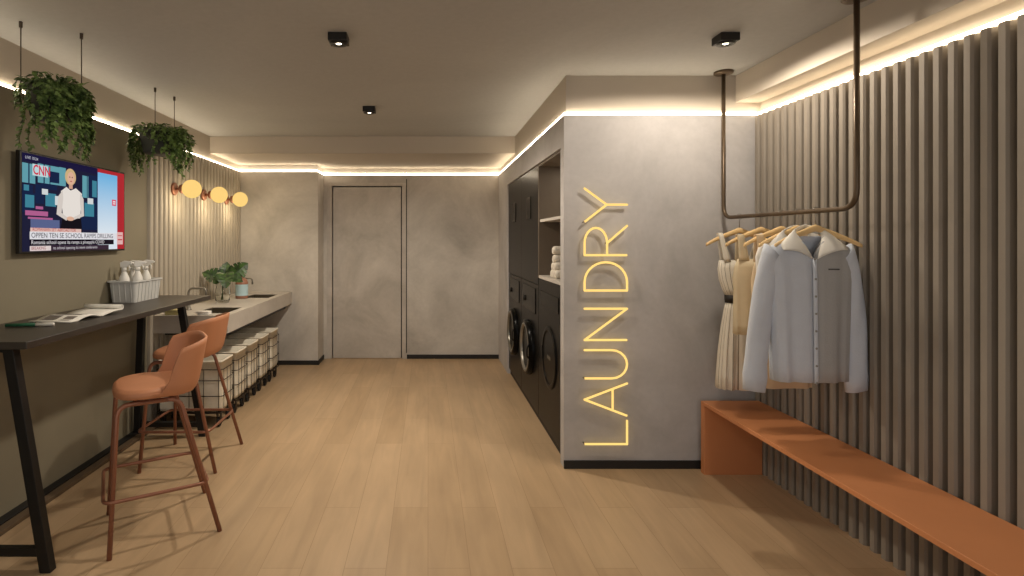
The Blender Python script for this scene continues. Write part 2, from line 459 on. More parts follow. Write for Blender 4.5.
# skirtings
struct(MB().box(XL, XL + 0.055, YN, YS - 0.02, 0, 0.03).build('baseboard_left', M['black'], bevel=0.002), 'low black skirting along the left wall')
struct(MB().box(XL + 0.056, XL + 0.105, YN, YS - 0.02, 0, 0.022).build('trim_7', M['kerb'], bevel=0.002), 'brown edge strip beside the left skirting')
struct(MB().box(FX1 + 0.012, XB, YB - 0.012, YB, 0, 0.05).build('baseboard_back', M['black']), 'black skirting right of the door')
struct(MB().box(XL + 0.03, XBL + 0.012, YBL - 0.012, YBL, 0, 0.05).box(XBL, XBL + 0.012, YBL, YB - 0.006, 0, 0.05).build('baseboard_back_left', M['black']),
       'black skirting below the counter end wall')
struct(MB().box(XB - 0.002, XR - 0.01, YF - 0.012, YF, 0, 0.05).build('baseboard_center', M['black']), 'black skirting below the neon sign')

# light strips
E = 0.014
def led(name, x0, x1, y0, y1, label, m='led'):
    tag(MB().box(x0, x1, y0, y1, ZL + 0.001, ZL + 0.001 + E).build(name, M[m]), label, 'light strip', 'warm light strips on top of the cladding')
led('led_strip', XL - 0.017, XL - 0.017 + E, YN, YBL + 0.017, 'warm light strip along the top of the left wall')
led('led_strip', XL, XBL, YBL + 0.002, YBL + 0.002 + E, 'warm light strip above the wall at the counter end')
led('led_strip', XBL - 0.017, XBL - 0.003, YBL + 0.02, YB + 0.016, 'very short warm light strip on the return left of the door')
led('led_strip', XBL, XB, YB + 0.002, YB + 0.002 + E, 'warm light strip above the door and back wall')
led('led_strip', XB + 0.003, XB + 0.003 + E, YF + 0.02, YB, 'warm light strip above the black cabinets and machines')
led('led_strip', XB + 0.003, XU - 0.02, YF + 0.003, YF + 0.003 + E, 'warm light strip above the neon laundry sign')
led('led_strip', XR + 0.028, XR + 0.028 + E, YN, YF - 0.01, 'warm light strip above the right fluted wall', 'led_soft')

# ------------------------------------------------------------------ downlights
def downlight(x, y, label, power=SPOT_W, blend=0.5, core=0.0):
    t = thing('ceiling_downlight', label, 'ceiling light', (x, y, ZC), 0, 'black square downlights')
    s = 0.048; h = 0.047
    b = MB()
    b.box(-s, s, -s, s, -h + 0.006, -0.0005)
    b.build('housing', M['blackmetal'], t, bevel=0.003)
    MB().lathe([(0.045, -h + 0.006), (0.045, -h), (0.018, -h), (0.014, -h + 0.006)], (0, 0, 0), 24).build('trim_ring', M['blackmetal'], t, smooth=True)
    MB().lathe([(0.0, -h + 0.003), (0.0135, -h + 0.003)], (0, 0, 0), 20).build('lens', M['lens'], t)
    l = bpy.data.lights.new('downlight_beam', 'SPOT'); l.energy = power; l.color = WARM
    l.spot_size = math.radians(174); l.spot_blend = blend; l.shadow_soft_size = 0.05
    o = bpy.data.objects.new('downlight_beam', l); COL.objects.link(o); o.parent = t; o.location = (0, 0, -h - 0.056)
    if core:
        l = bpy.data.lights.new('downlight_core', 'SPOT'); l.energy = core; l.color = WARM
        l.spot_size = math.radians(84); l.spot_blend = 1.0; l.shadow_soft_size = 0.05
        o = bpy.data.objects.new('downlight_core', l); COL.objects.link(o); o.parent = t; o.location = (0, 0, -h - 0.056)
    return t
downlight(-72 * U, 3.40 * 0.807, 'square black downlight nearer the viewer, above the middle of the room', 34, 0.5, 26)
downlight(-73 * U, 3.40 * 1.245, 'small square black downlight furthest back, in front of the rear bulkhead', 84, 0.5, 40)
downlight(240 * U, 3.40 * 0.807, 'square black downlight on the right beside the clothes rail flange', 28, 0.06)
downlight(-72 * U, 3.40 * 0.33, 'unseen square black downlight added almost overhead as fill light', 8)  # out of view, added to help light the near part of the room

# ------------------------------------------------------------------ television
def text_mesh(body, size, name, m, parent, loc, yaw_matrix, xscale=1.0, bold=0.0):
    cu = bpy.data.curves.new(name, 'FONT'); cu.body = body; cu.size = size; cu.align_x = 'LEFT'; cu.offset = bold
    cu.resolution_u = 3
    tmp = bpy.data.objects.new('tmp', cu); COL.objects.link(tmp)
    bpy.context.view_layer.update()
    dg = bpy.context.evaluated_depsgraph_get()
    me = bpy.data.meshes.new_from_object(tmp.evaluated_get(dg))
    COL.objects.unlink(tmp); bpy.data.objects.remove(tmp)
    me.transform(Matrix.Diagonal((xscale, 1, 1, 1)))
    me.transform(yaw_matrix)
    me.transform(Matrix.Translation(loc))
    me.materials.clear(); me.materials.append(m)
    o = bpy.data.objects.new(name, me); COL.objects.link(o); o.parent = parent
    return o
TY0, TY1 = 3.40 * 340 / 411, 3.40 * 340 / 305.5
TW = TY1 - TY0; TZ0, TZ1 = 1.376, 1.926; TH = TZ1 - TZ0
tv = thing('television', 'wall-mounted flat television showing a news programme', 'television', (XL, TY0, TZ0))
MB().box(0.024, 0.05, 0, TW, 0, TH).build('television_case', M['bezel'], tv, bevel=0.004)
MB().box(0.0, 0.024, TW * 0.3, TW * 0.7, TH * 0.25, TH * 0.75).build('wall_bracket', M['blackmetal'], tv)
SX = 0.0505; mg = 0.012
SW, SH = TW - 2 * mg, TH - 2 * mg
def scr(u, v, k=0): return Vector((SX + 0.0007 * k, mg + u * SW, mg + v * SH))
screen = MB().poly([scr(0, 0), scr(1, 0), scr(1, 1), scr(0, 1)]).build('screen', emat('screen_navy', rgb(34, 34, 58), 0.9), tv)
def quad(b, u0, u1, v0, v1, k): b.poly([scr(u0, v0, k), scr(u1, v0, k), scr(u1, v1, k), scr(u0, v1, k)])
def spart(name, col, rects, k, s=0.95):
    m = emat('screen_' + name, col, s)
    for r in rects:
        b = MB(); quad(b, *r, k); b.build(name, m, screen)
spart('studio_window', rgb(98, 158, 170), [(0.30, 0.36, 0.72, 0.93), (0.64, 0.675, 0.60, 0.9), (0.0, 0.10, 0.70, 0.90), (0.12, 0.30, 0.72, 0.92), (0.52, 0.62, 0.62, 0.88)], 1)
spart('studio_dark_panel', rgb(26, 38, 70), [(0.0, 0.08, 0.40, 0.68), (0.10, 0.17, 0.50, 0.70), (0.14, 0.28, 0.66, 0.72), (0.22, 0.30, 0.74, 0.86), (0.50, 0.68, 0.24, 0.58), (0.58, 0.68, 0.58, 0.90), (0.045, 0.055, 0.60, 0.90), (0.165, 0.175, 0.72, 0.92), (0.215, 0.222, 0.72, 0.92), (0.565, 0.572, 0.62, 0.88), (0.655, 0.66, 0.60, 0.9), (0.07, 0.15, 0.56, 0.60)], 2)
spart('studio_screen', rgb(64, 130, 150), [(0.02, 0.09, 0.45, 0.58), (0.18, 0.27, 0.48, 0.62), (0.54, 0.64, 0.40, 0.56), (0.62, 0.67, 0.64, 0.84), (0.01, 0.05, 0.62, 0.68)], 3)
spart('studio_desk_light', rgb(176, 96, 142), [(0.02, 0.20, 0.37, 0.42), (0.04, 0.24, 0.335, 0.355), (0.10, 0.16, 0.44, 0.47)], 4)
spart('studio_desk', rgb(90, 100, 140), [(0.06, 0.30, 0.22, 0.335)], 4)
spart('studio_paper', rgb(210, 215, 215), [(0.26, 0.32, 0.50, 0.60), (0.57, 0.63, 0.55, 0.62), (0.15, 0.20, 0.60, 0.66)], 4)
spart('top_banner', rgb(30, 26, 60), [(0.0, 0.68, 0.925, 1.0)], 2)
spart('red_border', rgb(176, 44, 50), [(0.91, 1.0, 0.0, 1.0), (0.68, 1.0, 0.955, 1.0)], 2)
# pale blue panel with a soft gradient of its own picture
gm = bpy.data.materials.new('screen_sky_panel'); gm.use_nodes = True
N = gm.node_tree.nodes; L = gm.node_tree.links; N.clear()
tc = N.new('ShaderNodeTexCoord'); sp = N.new('ShaderNodeSeparateXYZ'); L.new(tc.outputs['Object'], sp.inputs[0])
mr = N.new('ShaderNodeMapRange'); mr.inputs['From Min'].default_value = 0.12; mr.inputs['From Max'].default_value = 0.5
L.new(sp.outputs['Z'], mr.inputs['Value'])
cr = N.new('ShaderNodeValToRGB'); cr.color_ramp.elements[0].color = rgb(216, 226, 234); cr.color_ramp.elements[1].color = rgb(110, 176, 220)
L.new(mr.outputs[0], cr.inputs[0]); em = N.new('ShaderNodeEmission'); em.inputs[1].default_value = 1.0; L.new(cr.outputs[0], em.inputs[0])
ou = N.new('ShaderNodeOutputMaterial'); L.new(em.outputs[0], ou.inputs[0])
b = MB(); quad(b, 0.68, 0.91, 0.0, 0.955, 3); b.build('sky_panel', gm, screen)
spart('panel_mark', rgb(222, 90, 110), [(0.845, 0.895, 0.56, 0.64)], 4)
spart('panel_line', rgb(236, 236, 240), [(0.855, 0.885, 0.605, 0.62), (0.855, 0.885, 0.58, 0.592)], 5)
# presenter as shown on the screen: hair, face, blouse, arms, skirt
def spoly(name, col, pts, k, s=0.95):
    return MB().poly([scr(u, v, k) for (u, v) in pts]).build(name, emat('screen_' + name, col, s), screen)
def ell(cu, cv, ru, rv, n=20): return [(cu + ru * math.cos(2 * PI * i / n), cv + rv * math.sin(2 * PI * i / n)) for i in range(n)]
spoly('presenter_hair', rgb(206, 176, 128), ell(0.40, 0.835, 0.052, 0.095), 5)
spoly('presenter_face', rgb(222, 176, 150), ell(0.402, 0.82, 0.034, 0.072), 6)
spoly('presenter_eye', rgb(70, 50, 44), ell(0.390, 0.832, 0.006, 0.007, 8), 7)
spoly('presenter_eye', rgb(70, 50, 44), ell(0.414, 0.832, 0.006, 0.007, 8), 7)
spoly('presenter_mouth', rgb(170, 80, 76), ell(0.402, 0.785, 0.010, 0.006, 10), 7)
spoly('presenter_neck', rgb(206, 160, 136), [(0.385, 0.70), (0.42, 0.70), (0.42, 0.77), (0.385, 0.77)], 5)
spoly('presenter_skirt', rgb(24, 20, 26), [(0.30, 0.20), (0.515, 0.20), (0.50, 0.40), (0.33, 0.40)], 5)
spoly('presenter_blouse', rgb(232, 224, 216), [(0.33, 0.37), (0.49, 0.37), (0.50, 0.50), (0.51, 0.66), (0.45, 0.715), (0.40, 0.68), (0.36, 0.715), (0.31, 0.66), (0.32, 0.5)], 6)
spoly('presenter_sleeve', rgb(214, 204, 196), [(0.325, 0.67), (0.285, 0.60), (0.27, 0.40), (0.36, 0.335), (0.37, 0.37), (0.315, 0.42), (0.33, 0.58)], 7)
spoly('presenter_sleeve', rgb(214, 204, 196), [(0.49, 0.67), (0.525, 0.60), (0.53, 0.40), (0.42, 0.345), (0.42, 0.375), (0.50, 0.43), (0.488, 0.58)], 7)
spoly('presenter_hands', rgb(222, 176, 150), ell(0.395, 0.36, 0.035, 0.025), 8)
# captions
spart('caption_strip', rgb(226, 190, 180), [(0.055, 0.50, 0.205, 0.245)], 8)
spart('headline_band', rgb(224, 222, 226), [(0.05, 0.90, 0.125, 0.205)], 8)
spart('subline_band', rgb(30, 24, 32), [(0.05, 0.86, 0.062, 0.123)], 8)
spart('ticker_band', rgb(60, 44, 56), [(0.05, 0.80, 0.0, 0.058)], 8)
spart('ticker_tab', rgb(222, 206, 204), [(0.05, 0.22, 0.004, 0.056)], 9)
spart('corner_tab', rgb(226, 180, 176), [(0.90, 0.975, 0.06, 0.22)], 8)
spart('corner_tab_line', rgb(190, 60, 66), [(0.91, 0.965, 0.115, 0.13), (0.91, 0.965, 0.17, 0.18)], 9)
YAW = Matrix(((0, 0, 1, 0), (1, 0, 0, 0), (0, 1, 0, 0), (0, 0, 0, 1)))
def stext(body, size, col, u, v, k, name, xs=1.0, bold=0.0):
    text_mesh(body, size, name, emat('screen_' + name, col, 0.95), screen, scr(u, v, k), YAW, xs, bold)
spart('logo_plate', rgb(190, 216, 220), [(0.075, 0.20, 0.785, 0.905)], 4)
stext('CNN', 0.074, rgb(212, 44, 70), 0.078, 0.80, 5, 'logo_text', 0.80, 0.0015)
stext('LIVE 10:24', 0.022, rgb(200, 200, 210), 0.02, 0.945, 3, 'banner_text', 1.0)
stext('ROMANIAN SET ABROAD FOR', 0.026, rgb(176, 50, 56), 0.07, 0.212, 9, 'caption_text', 1.0)
stext('OPPEN TEN SE SCHOOL RAMPS DRILLING', 0.040, rgb(40, 36, 44), 0.06, 0.142, 9, 'headline_text', 1.0)
stext('Romania school opens its ramps a pineapple COVID', 0.030, rgb(224, 220, 222), 0.06, 0.075, 9, 'subline_text', 1.02)
stext('BREAKING', 0.026, rgb(150, 60, 60), 0.06, 0.016, 10, 'ticker_tab_text', 0.9)
stext('to school opening its news conference', 0.026, rgb(210, 206, 210), 0.24, 0.016, 9, 'ticker_text', 1.0)

# ------------------------------------------------------------------ hanging planters
def leaf(b, p, d, nrm, s, fold=0.25, tip=1.0):
    """heart-shaped folded leaf from base p along d"""
    d = d.normalized(); n = (nrm - d * nrm.dot(d))
    if n.length < 1e-3: n = Vector((0.3, 0.2, 1)) - d * Vector((0.3, 0.2, 1)).dot(d)
    n.normalize(); w = d.cross(n)
    prof = [(0.0, 0.0), (0.10, 0.30), (0.38, 0.43), (0.70, 0.26), (1.0, 0.0)]
    mid = [p + d * s * t * tip - n * s * 0.25 * t * t for (t, _) in prof]
    l = [m + w * s * h + n * s * h * fold for m, (_, h) in zip(mid, prof)]
    r = [m - w * s * h + n * s * h * fold for m, (_, h) in zip(mid, prof)]
    vs = [mid[0], l[1], l[2], l[3], mid[4], r[3], r[2], r[1], mid[1], mid[2], mid[3]]
    b.add(vs, [(0, 8, 1), (1, 8, 9, 2), (2, 9, 10, 3), (3, 10, 4), (0, 7, 8), (7, 6, 9, 8), (6, 5, 10, 9), (5, 4, 10)])
def planter(cx, cy, zr, pot_r, pot_h, s1, s2, strands, crown_n, label, lm, seed, top):
    rnd = random.Random(seed)
    t = thing('hanging_planter', label, 'hanging plant', (cx, cy, 0), 0, 'planters hanging from the ceiling')
    pb = MB().lathe([(0.0, zr - pot_h), (pot_r * 0.72, zr - pot_h), (pot_r * 0.80, zr - pot_h + 0.012), (pot_r, zr), (pot_r * 0.93, zr), (pot_r * 0.90, zr - 0.03), (0, zr - 0.03)], (0, 0, 0), 32)
    pb.build('pot', M['pot'], t, smooth=True, bevel=0)
    MB().lathe([(0, zr - 0.018), (pot_r * 0.9, zr - 0.024)], (0, 0, 0), 24).build('soil', M['soil'], t)
    for (sx, sy) in (s1, s2):
        lx, ly = sx - cx, sy - cy
        w = MB().tube([(lx, ly, zr - 0.02), (lx, ly, ZC)], 0.0026, 8)
        w.tube([(lx, ly, ZC - 0.028), (lx, ly, ZC)], 0.008, 10)
        w.build('cable', M['cable'], t)
    f = MB(); st = MB()
    for i in range(crown_n):
        a = rnd.uniform(0, 2 * PI); rr = pot_r * math.sqrt(rnd.uniform(0, 1.25))
        h = rnd.uniform(0.0, top) * (1.15 - 0.6 * rr / pot_r)
        p = Vector((rr * math.cos(a), rr * math.sin(a), zr - 0.01 + h))
        d = Vector((math.cos(a) * rnd.uniform(.3, 1.2) + rnd.uniform(-.5, .5), math.sin(a) * rnd.uniform(.3, 1.2) + rnd.uniform(-.5, .5), rnd.uniform(-.4, .8)))
        leaf(f, p, d, Vector((rnd.uniform(-.5, .5), rnd.uniform(-.9, .3), 1)), rnd.uniform(0.020, 0.036))
        if i % 4 == 0: st.tube([(p.x * .5, p.y * .5, zr - 0.03), (p.x * .8, p.y * .8, zr + h * .6), p], 0.0016, 5)
    for (a, ln, dens) in strands:
        ax, ay = math.cos(a), math.sin(a)
        out = rnd.uniform(0.02, 0.05)
        pts = []
        nn = 14
        ph = rnd.uniform(0, 6)
        for k in range(nn + 1):
            q = k / nn
            r_ = pot_r * (0.75 + 0.3 * min(1, q * 6)) + out * min(1, q * 4) - 0.02 * q
            z_ = zr + 0.03 * math.sin(min(1, q * 5) * PI) - ln * q
            pts.append(Vector((ax * r_ + 0.010 * math.sin(ph + q * 9), ay * r_ + 0.010 * math.cos(ph + q * 8), z_)))
        st.tube(pts, 0.0016, 5)
        m_ = int(ln * dens)
        for k in range(m_):
            q = (k + rnd.random()) / m_; i0 = min(nn - 1, int(q * nn)); p = pts[i0].lerp(pts[i0 + 1], q * nn - i0)
            d = Vector((ax * .8 + rnd.uniform(-.9, .9), ay * .8 + rnd.uniform(-.9, .9), rnd.uniform(-1.1, 0.15)))
            leaf(f, p, d, Vector((ax + rnd.uniform(-.6, .6), ay + rnd.uniform(-.6, .6), 0.8)), rnd.uniform(0.019, 0.034) * (1.05 - 0.3 * q))
    st.build('stems', M['stem'], t)
    f.build('foliage', lm, t)
    return t
rr = random.Random(3)
st1 = [(rr.uniform(-1.9, 0.75), rr.uniform(0.18, 0.36), 170) for _ in range(40)] + [(rr.uniform(0, 6.28), rr.uniform(0.06, 0.16), 110) for _ in range(12)]
planter(-292 * U, 3.40 * 0.78, 2.205, 0.118, 0.16, (-308 * U, 3.40 * .757), (-277 * U, 3.40 * .80), st1, 190,
        'hanging pot of trailing ivy nearer the viewer, above the television', M['ivy'], 11, 0.075)
st2 = [(rr.gauss(-0.35, 0.45), rr.uniform(0.16, 0.34), 170) for _ in range(22)] + [(rr.gauss(3.3, 0.5), rr.uniform(0.12, 0.32), 170) for _ in range(18)] + \
      [(rr.uniform(-2.2, -1.0), rr.uniform(0.03, 0.08), 120) for _ in range(8)] + [(rr.uniform(0.3, 2.8), rr.uniform(0.08, 0.25), 90) for _ in range(10)]
planter(-296 * U, 3.40 * 1.115, 2.215, 0.15, 0.16, (-296 * U, 3.40 * 1.0855), (-292.5 * U, 3.40 * 1.154), st2, 200,
        'hanging pot of trailing ivy further back, in front of the fluted panel', M['ivy2'], 23, 0.065)

# ------------------------------------------------------------------ globe sconces
def sconce(d, label):
    t = thing('globe_sconce', label, 'wall lamp', (XL + 0.022, 3.40 * d, Z(189, 1.344)), 0, 'yellow globe wall lamps')
    MB().lathe([(0.0, 0.0), (0.055, 0.0), (0.055, 0.014), (0.048, 0.020), (0.0, 0.020)], (0, 0, 0), 28, 'x').build('backplate', M['copper'], t, smooth=False, bevel=0.002)
    MB().tube([(0.018, 0, 0), (0.075, 0, 0)], 0.013, 14).lathe([(0.0, 0.058), (0.036, 0.058), (0.040, 0.075), (0.036, 0.086), (0, 0.086)], (0, 0, 0), 24, 'x').build('arm', M['copper'], t, smooth=True)
    MB().sphere((0.155, 0, 0), 0.079, 32).build('globe', M['globe'], t, smooth=True)
    l = bpy.data.lights.new('globe_light', 'POINT'); l.energy = 3.6; l.color = (1.0, 0.80, 0.52); l.shadow_soft_size = 0.08
    o = bpy.data.objects.new('globe_light', l); COL.objects.link(o); o.parent = t; o.location = (0.155 + 0.0, -0.0, -0.11)
    return t
sconce(1.344, 'glowing yellow globe wall lamp nearest the television')
sconce(1.52, 'glowing yellow globe wall lamp, middle one of the row of three')
sconce(1.69, 'glowing yellow globe wall lamp furthest from the television, nearest the corner')

# ------------------------------------------------------------------ bar table
BT = 1.02; BX0, BX1 = XL + 0.004, -266 * U; BY0, BY1 = 3.40 * 0.663, 3.40 * 1.226
t = thing('bar_table', 'long narrow dark bar table with slanted black legs against the left wall', 'table', ((BX0 + BX1) / 2, (BY0 + BY1) / 2, 0))
o_ = t.location.copy()
MB(o_).box(BX0, BX1, BY0, BY1, BT - 0.032, BT).build('table_top', M['tabletop'], t, bevel=0.003)
for d in (0.69, 1.165):
    y = 3.40 * d
    fr = MB(o_)
    lt, lb = Vector((-333 * U, y, BT - 0.033)), Vector((-338 * U, y, 0.03 if False else 0.031))
    rt, rb = Vector((-288 * U, y, BT - 0.033)), Vector((-262 * U, y, 0.0))
    def bar(b, p, q, w, dd):
        pts = [p + Vector((-w, -dd, 0)), p + Vector((w, -dd, 0)), p + Vector((w, dd, 0)), p + Vector((-w, dd, 0))]
        pts2 = [q + Vector((-w, -dd, 0)), q + Vector((w, -dd, 0)), q + Vector((w, dd, 0)), q + Vector((-w, dd, 0))]
        b.add(pts + pts2, [(3, 2, 1, 0), (4, 5, 6, 7), (0, 1, 5, 4), (1, 2, 6, 5), (2, 3, 7, 6), (3, 0, 4, 7)])
    b = MB(o_); bar(b, lt, lb, 0.024, 0.02); b.build('leg', M['blackmetal'], t, bevel=0.002)
    b = MB(o_); bar(b, rt, rb, 0.024, 0.02); b.build('leg', M['blackmetal'], t, bevel=0.002)
    MB(o_).box(lt.x - 0.024, rt.x + 0.024, y - 0.018, y + 0.018, BT - 0.06, BT - 0.032).build('top_rail', M['blackmetal'], t)
    MB(o_).box(-336 * U, -266 * U, y - 0.016, y + 0.016, 0.07, 0.105).build('foot_rail', M['blackmetal'], t)

# ------------------------------------------------------------------ stools
def stool(x, y, rz, label):
    """local frame: +x towards the backrest, front edge at -x"""
    t = thing('bar_stool', label, 'bar stool', (x, y, 0), rz, 'terracotta bar stools at the long table')
    ZS = 0.690
    def sq(a, e):
        ca, sa = math.cos(a), math.sin(a)
        return (1 if ca >= 0 else -1) * abs(ca) ** e, (1 if sa >= 0 else -1) * abs(sa) ** e
    def sst(x, a, b):
        q = max(0.0, min(1.0, (x - a) / (b - a))); return q * q * (3 - 2 * q)
    # shell: shallow tray that rises steeply into a wrap-around back, one continuous surface
    def fn(u, v):
        cx, cy = sq(2 * PI * u + PI, 0.62)
        up = sst(cx, 0.05, 0.42)                       # 0 on the seat half, 1 round the back
        rim = 0.026 + 0.205 * up + 0.030 * sst(cx, 0.3, 1.0)
        if v < 0.5:
            q = v / 0.5; r = 0.93 * q; z = ZS + 0.006 * q ** 4; fl = 0.0
        else:
            q = (v - 0.5) / 0.5
            r = 0.93 + 0.07 * math.sin(min(1, q * (1 + 2.5 * up)) * PI / 2)
            z = ZS + 0.006 + (rim - 0.006) * q ** (1.0 + 0.3 * up); fl = 0.060 * up * q
        hx = 0.165 if cx > 0 else 0.190
        return Vector((-0.020 + cx * (hx * r + fl * 0.9), cy * (0.200 * r + fl * 0.22), z))
    o = MB().grid(fn, 112, 26, cu=True).build('seat_shell', M['terracotta'], t, smooth=True)
    s = o.modifiers.new('solid', 'SOLIDIFY'); s.thickness = 0.012; s.offset = 0
    # cushion on the tray, its rounded front edge hangs over the rim
    def cush(u, v):
        cx, cy = sq(2 * PI * u, 0.62)
        prof = [(0.0, 0.052), (0.5, 0.053), (0.80, 0.052), (0.92, 0.048), (0.985, 0.036), (1.0, 0.022), (0.99, 0.010), (0.95, 0.004)]
        f = v * (len(prof) - 1); k = min(int(f), len(prof) - 2); w = f - k
        r = prof[k][0] * (1 - w) + prof[k + 1][0] * w; h = prof[k][1] * (1 - w) + prof[k + 1][1] * w
        hx = 0.150 if cx > 0 else 0.205; hy = 0.190 if cx > 0.1 else 0.208 - 0.018 * sst(cx, -0.3, 0.1)
        return Vector((-0.020 + cx * hx * r, cy * hy * r, ZS + h))
    MB().grid(cush, 72, 22, cu=True).build('seat_pad', M['terracotta'], t, smooth=True)
    # two side frames (inverted U): upright front legs, back legs splayed to the rear
    zt = ZS - 0.016
    for s in (-1, 1):
        pth = round_path([(-0.238, s * 0.236, 0.0), (-0.205, s * 0.170, zt), (0.060, s * 0.170, zt), (0.236, s * 0.236, 0.0)], 0.055, 7)
        m = len(pth) // 2
        MB().tube(pth[:m + 1], 0.0112, 12, up=(0, 1, 0)).build('leg', M['copper'], t, smooth=True)
        MB().tube(pth[m:], 0.0112, 12, up=(0, 1, 0)).build('leg', M['copper'], t, smooth=True)
    MB().tube([(-0.13, -0.17, zt), (-0.13, 0.17, zt)], 0.010, 10).tube([(0.03, -0.17, zt), (0.03, 0.17, zt)], 0.010, 10) \
        .build('under_frame', M['copper'], t, smooth=True)
    q = 0.222; zf = 0.250
    ring = round_path([(-q - 0.040, -q, zf), (0.185, -q, zf), (0.185, q, zf), (-q - 0.040, q, zf)], 0.05, 6, closed=True)
    MB().tube(ring, 0.0085, 10, closed=True).build('foot_ring', M['copper'], t, smooth=True)
    return t
stool(-214 * U, 3.40 * 0.808, math.radians(31), 'terracotta bar stool in front, nearest the viewer')
stool(-245 * U, 3.40 * 1.048, math.radians(0), 'terracotta bar stool further back, beside the laundry bins')

# ------------------------------------------------------------------ things on the bar table
# basket of spray bottles
BKX, BKY = XL + 0.108, 3.40 * 1.125
t = thing('storage_basket', 'white plastic basket full of spray bottles on the dark bar table', 'basket', (BKX, BKY, BT))
def rrect(hx, hy, r, z, n=5):
    pts = []
    for (sx, sy, a) in ((1, 1, 0), (-1, 1, PI / 2), (-1, -1, PI), (1, -1, 3 * PI / 2)):
        for k in range(n + 1):
            aa = a + k * PI / 2 / n
            pts.append(Vector((sx * (hx - r) + r * math.cos(aa), sy * (hy - r) + r * math.sin(aa), z)))
    return pts
def loft(b, rings, cap0=True, cap1=False):
    n = len(rings[0]); vs = [p for r_ in rings for p in r_]; fs = []
    for i in range(len(rings) - 1):
        for k in range(n):
            fs.append((i * n + k, i * n + (k + 1) % n, (i + 1) * n + (k + 1) % n, (i + 1) * n + k))
    if cap0: fs.append(tuple(range(n - 1, -1, -1)))
    if cap1: fs.append(tuple((len(rings) - 1) * n + k for k in range(n)))
    b.add(vs, fs)
b = MB()
loft(b, [rrect(0.082, 0.165, 0.02, 0.001), rrect(0.094, 0.180, 0.024, 0.137), rrect(0.104, 0.190, 0.026, 0.140), rrect(0.104, 0.190, 0.026, 0.150),
         rrect(0.090, 0.176, 0.022, 0.150), rrect(0.078, 0.160, 0.018, 0.006)], True, True)
b.build('basket_body', M['basket'], t)
rb = MB()
for k in range(7):
    y = -0.135 + 0.045 * k
    rb.add([(0.083, y - .003, 0.004), (0.087, y, 0.004), (0.083, y + .003, 0.004), (0.095, y - .003, 0.138), (0.099, y, 0.138), (0.095, y + .003, 0.138)],
           [(0, 1, 4, 3), (1, 2, 5, 4), (3, 4, 5), (2, 1, 0)])
for k in range(4):
    x = -0.06 + 0.04 * k
    rb.add([(x - .003, -0.165, 0.004), (x, -0.169, 0.004), (x + .003, -0.165, 0.004), (x - .003, -0.181, 0.138), (x, -0.185, 0.138), (x + .003, -0.181, 0.138)],
           [(0, 1, 4, 3), (1, 2, 5, 4), (3, 4, 5), (2, 1, 0)])
rb.build('ribs', M['basket'], t)
def spray(x, y, z, rz, label):
    t = thing('spray_bottle', label, 'spray bottle', (x, y, z), rz, 'spray bottles in the white basket')
    MB().lathe([(0, 0), (0.034, 0), (0.036, 0.006), (0.036, 0.13), (0.031, 0.160), (0.017, 0.195), (0.014, 0.205), (0, 0.205)], (0, 0, 0), 20).build('bottle_body', M['white_plastic'], t, smooth=True)
    MB().lathe([(0, 0.205), (0.017, 0.205), (0.017, 0.228), (0.013, 0.232), (0, 0.232)], (0, 0, 0), 16).build('collar', M['white_plastic'], t, smooth=True)
    hd = MB().prism([(-0.022, -0.011, 0.232), (0.016, -0.011, 0.232), (0.030, -0.011, 0.250), (0.050, -0.011, 0.252), (0.050, -0.011, 0.272), (0.0, -0.011, 0.278), (-0.026, -0.011, 0.266)], (0, 0.022, 0))
    hd.build('spray_head', M['white_plastic'], t, bevel=0.004)
    MB().tube([(0.026, 0, 0.248), (0.034, 0, 0.230), (0.032, 0, 0.208)], [0.005, 0.006, 0.004], 8).build('trigger', M['white_plastic'], t, smooth=True)
    MB().tube([(0.048, 0, 0.262), (0.058, 0, 0.262)], 0.007, 10).build('nozzle', M['white_plastic'], t, smooth=True)
    return t
s0 = spray(BKX - 0.02, BKY - 0.115, BT + 0.008, 0.2, 'white spray bottle in the basket, nearest the television')
dup(s0, (BKX + 0.035, BKY - 0.045, BT + 0.008), 0.5, 'white spray bottle standing at the front side of the basket')
dup(s0, (BKX - 0.035, BKY + 0.015, BT + 0.008), -0.1, 'white spray bottle in the basket, behind the others next to the wall')
dup(s0, (BKX + 0.02, BKY + 0.095, BT + 0.008), 0.3, 'white spray bottle in the basket, nearest the fluted panel')
# magazine
mc = Vector((-306 * U, 3.40 * 0.886, BT))
t = thing('magazine', 'open white magazine with a curled page on the dark bar table', 'magazine', mc, math.radians(-6))
def mag(base, side):
    def fn(u, v):
        y = side * (0.005 + u * 0.225); xx = (v - 0.5) * 0.235
        z = base + 0.016 * math.sin(min(1, u * 1.35) * PI) ** 0.8
        return Vector((xx, y, z))
    return fn
b = MB().grid(mag(0.004, -1), 14, 4); b.build('left_pages', M['paper'], t, smooth=True, solid=0.006)
def mag2(u, v):
    xx = (v - 0.5) * 0.235
    if u < 0.7:
        q = u / 0.7; return Vector((xx, 0.005 + q * 0.165, 0.004 + 0.016 * math.sin(q * PI * 0.6)))
    q = (u - 0.7) / 0.3; a = -PI / 2 + q * 1.7 * PI
    return Vector((xx, 0.170 + 0.013 * math.cos(a), 0.033 + 0.013 * math.sin(a)))
MB().grid(mag2, 26, 4).build('curled_pages', M['paper'], t, smooth=True, solid=0.005)
b = MB()
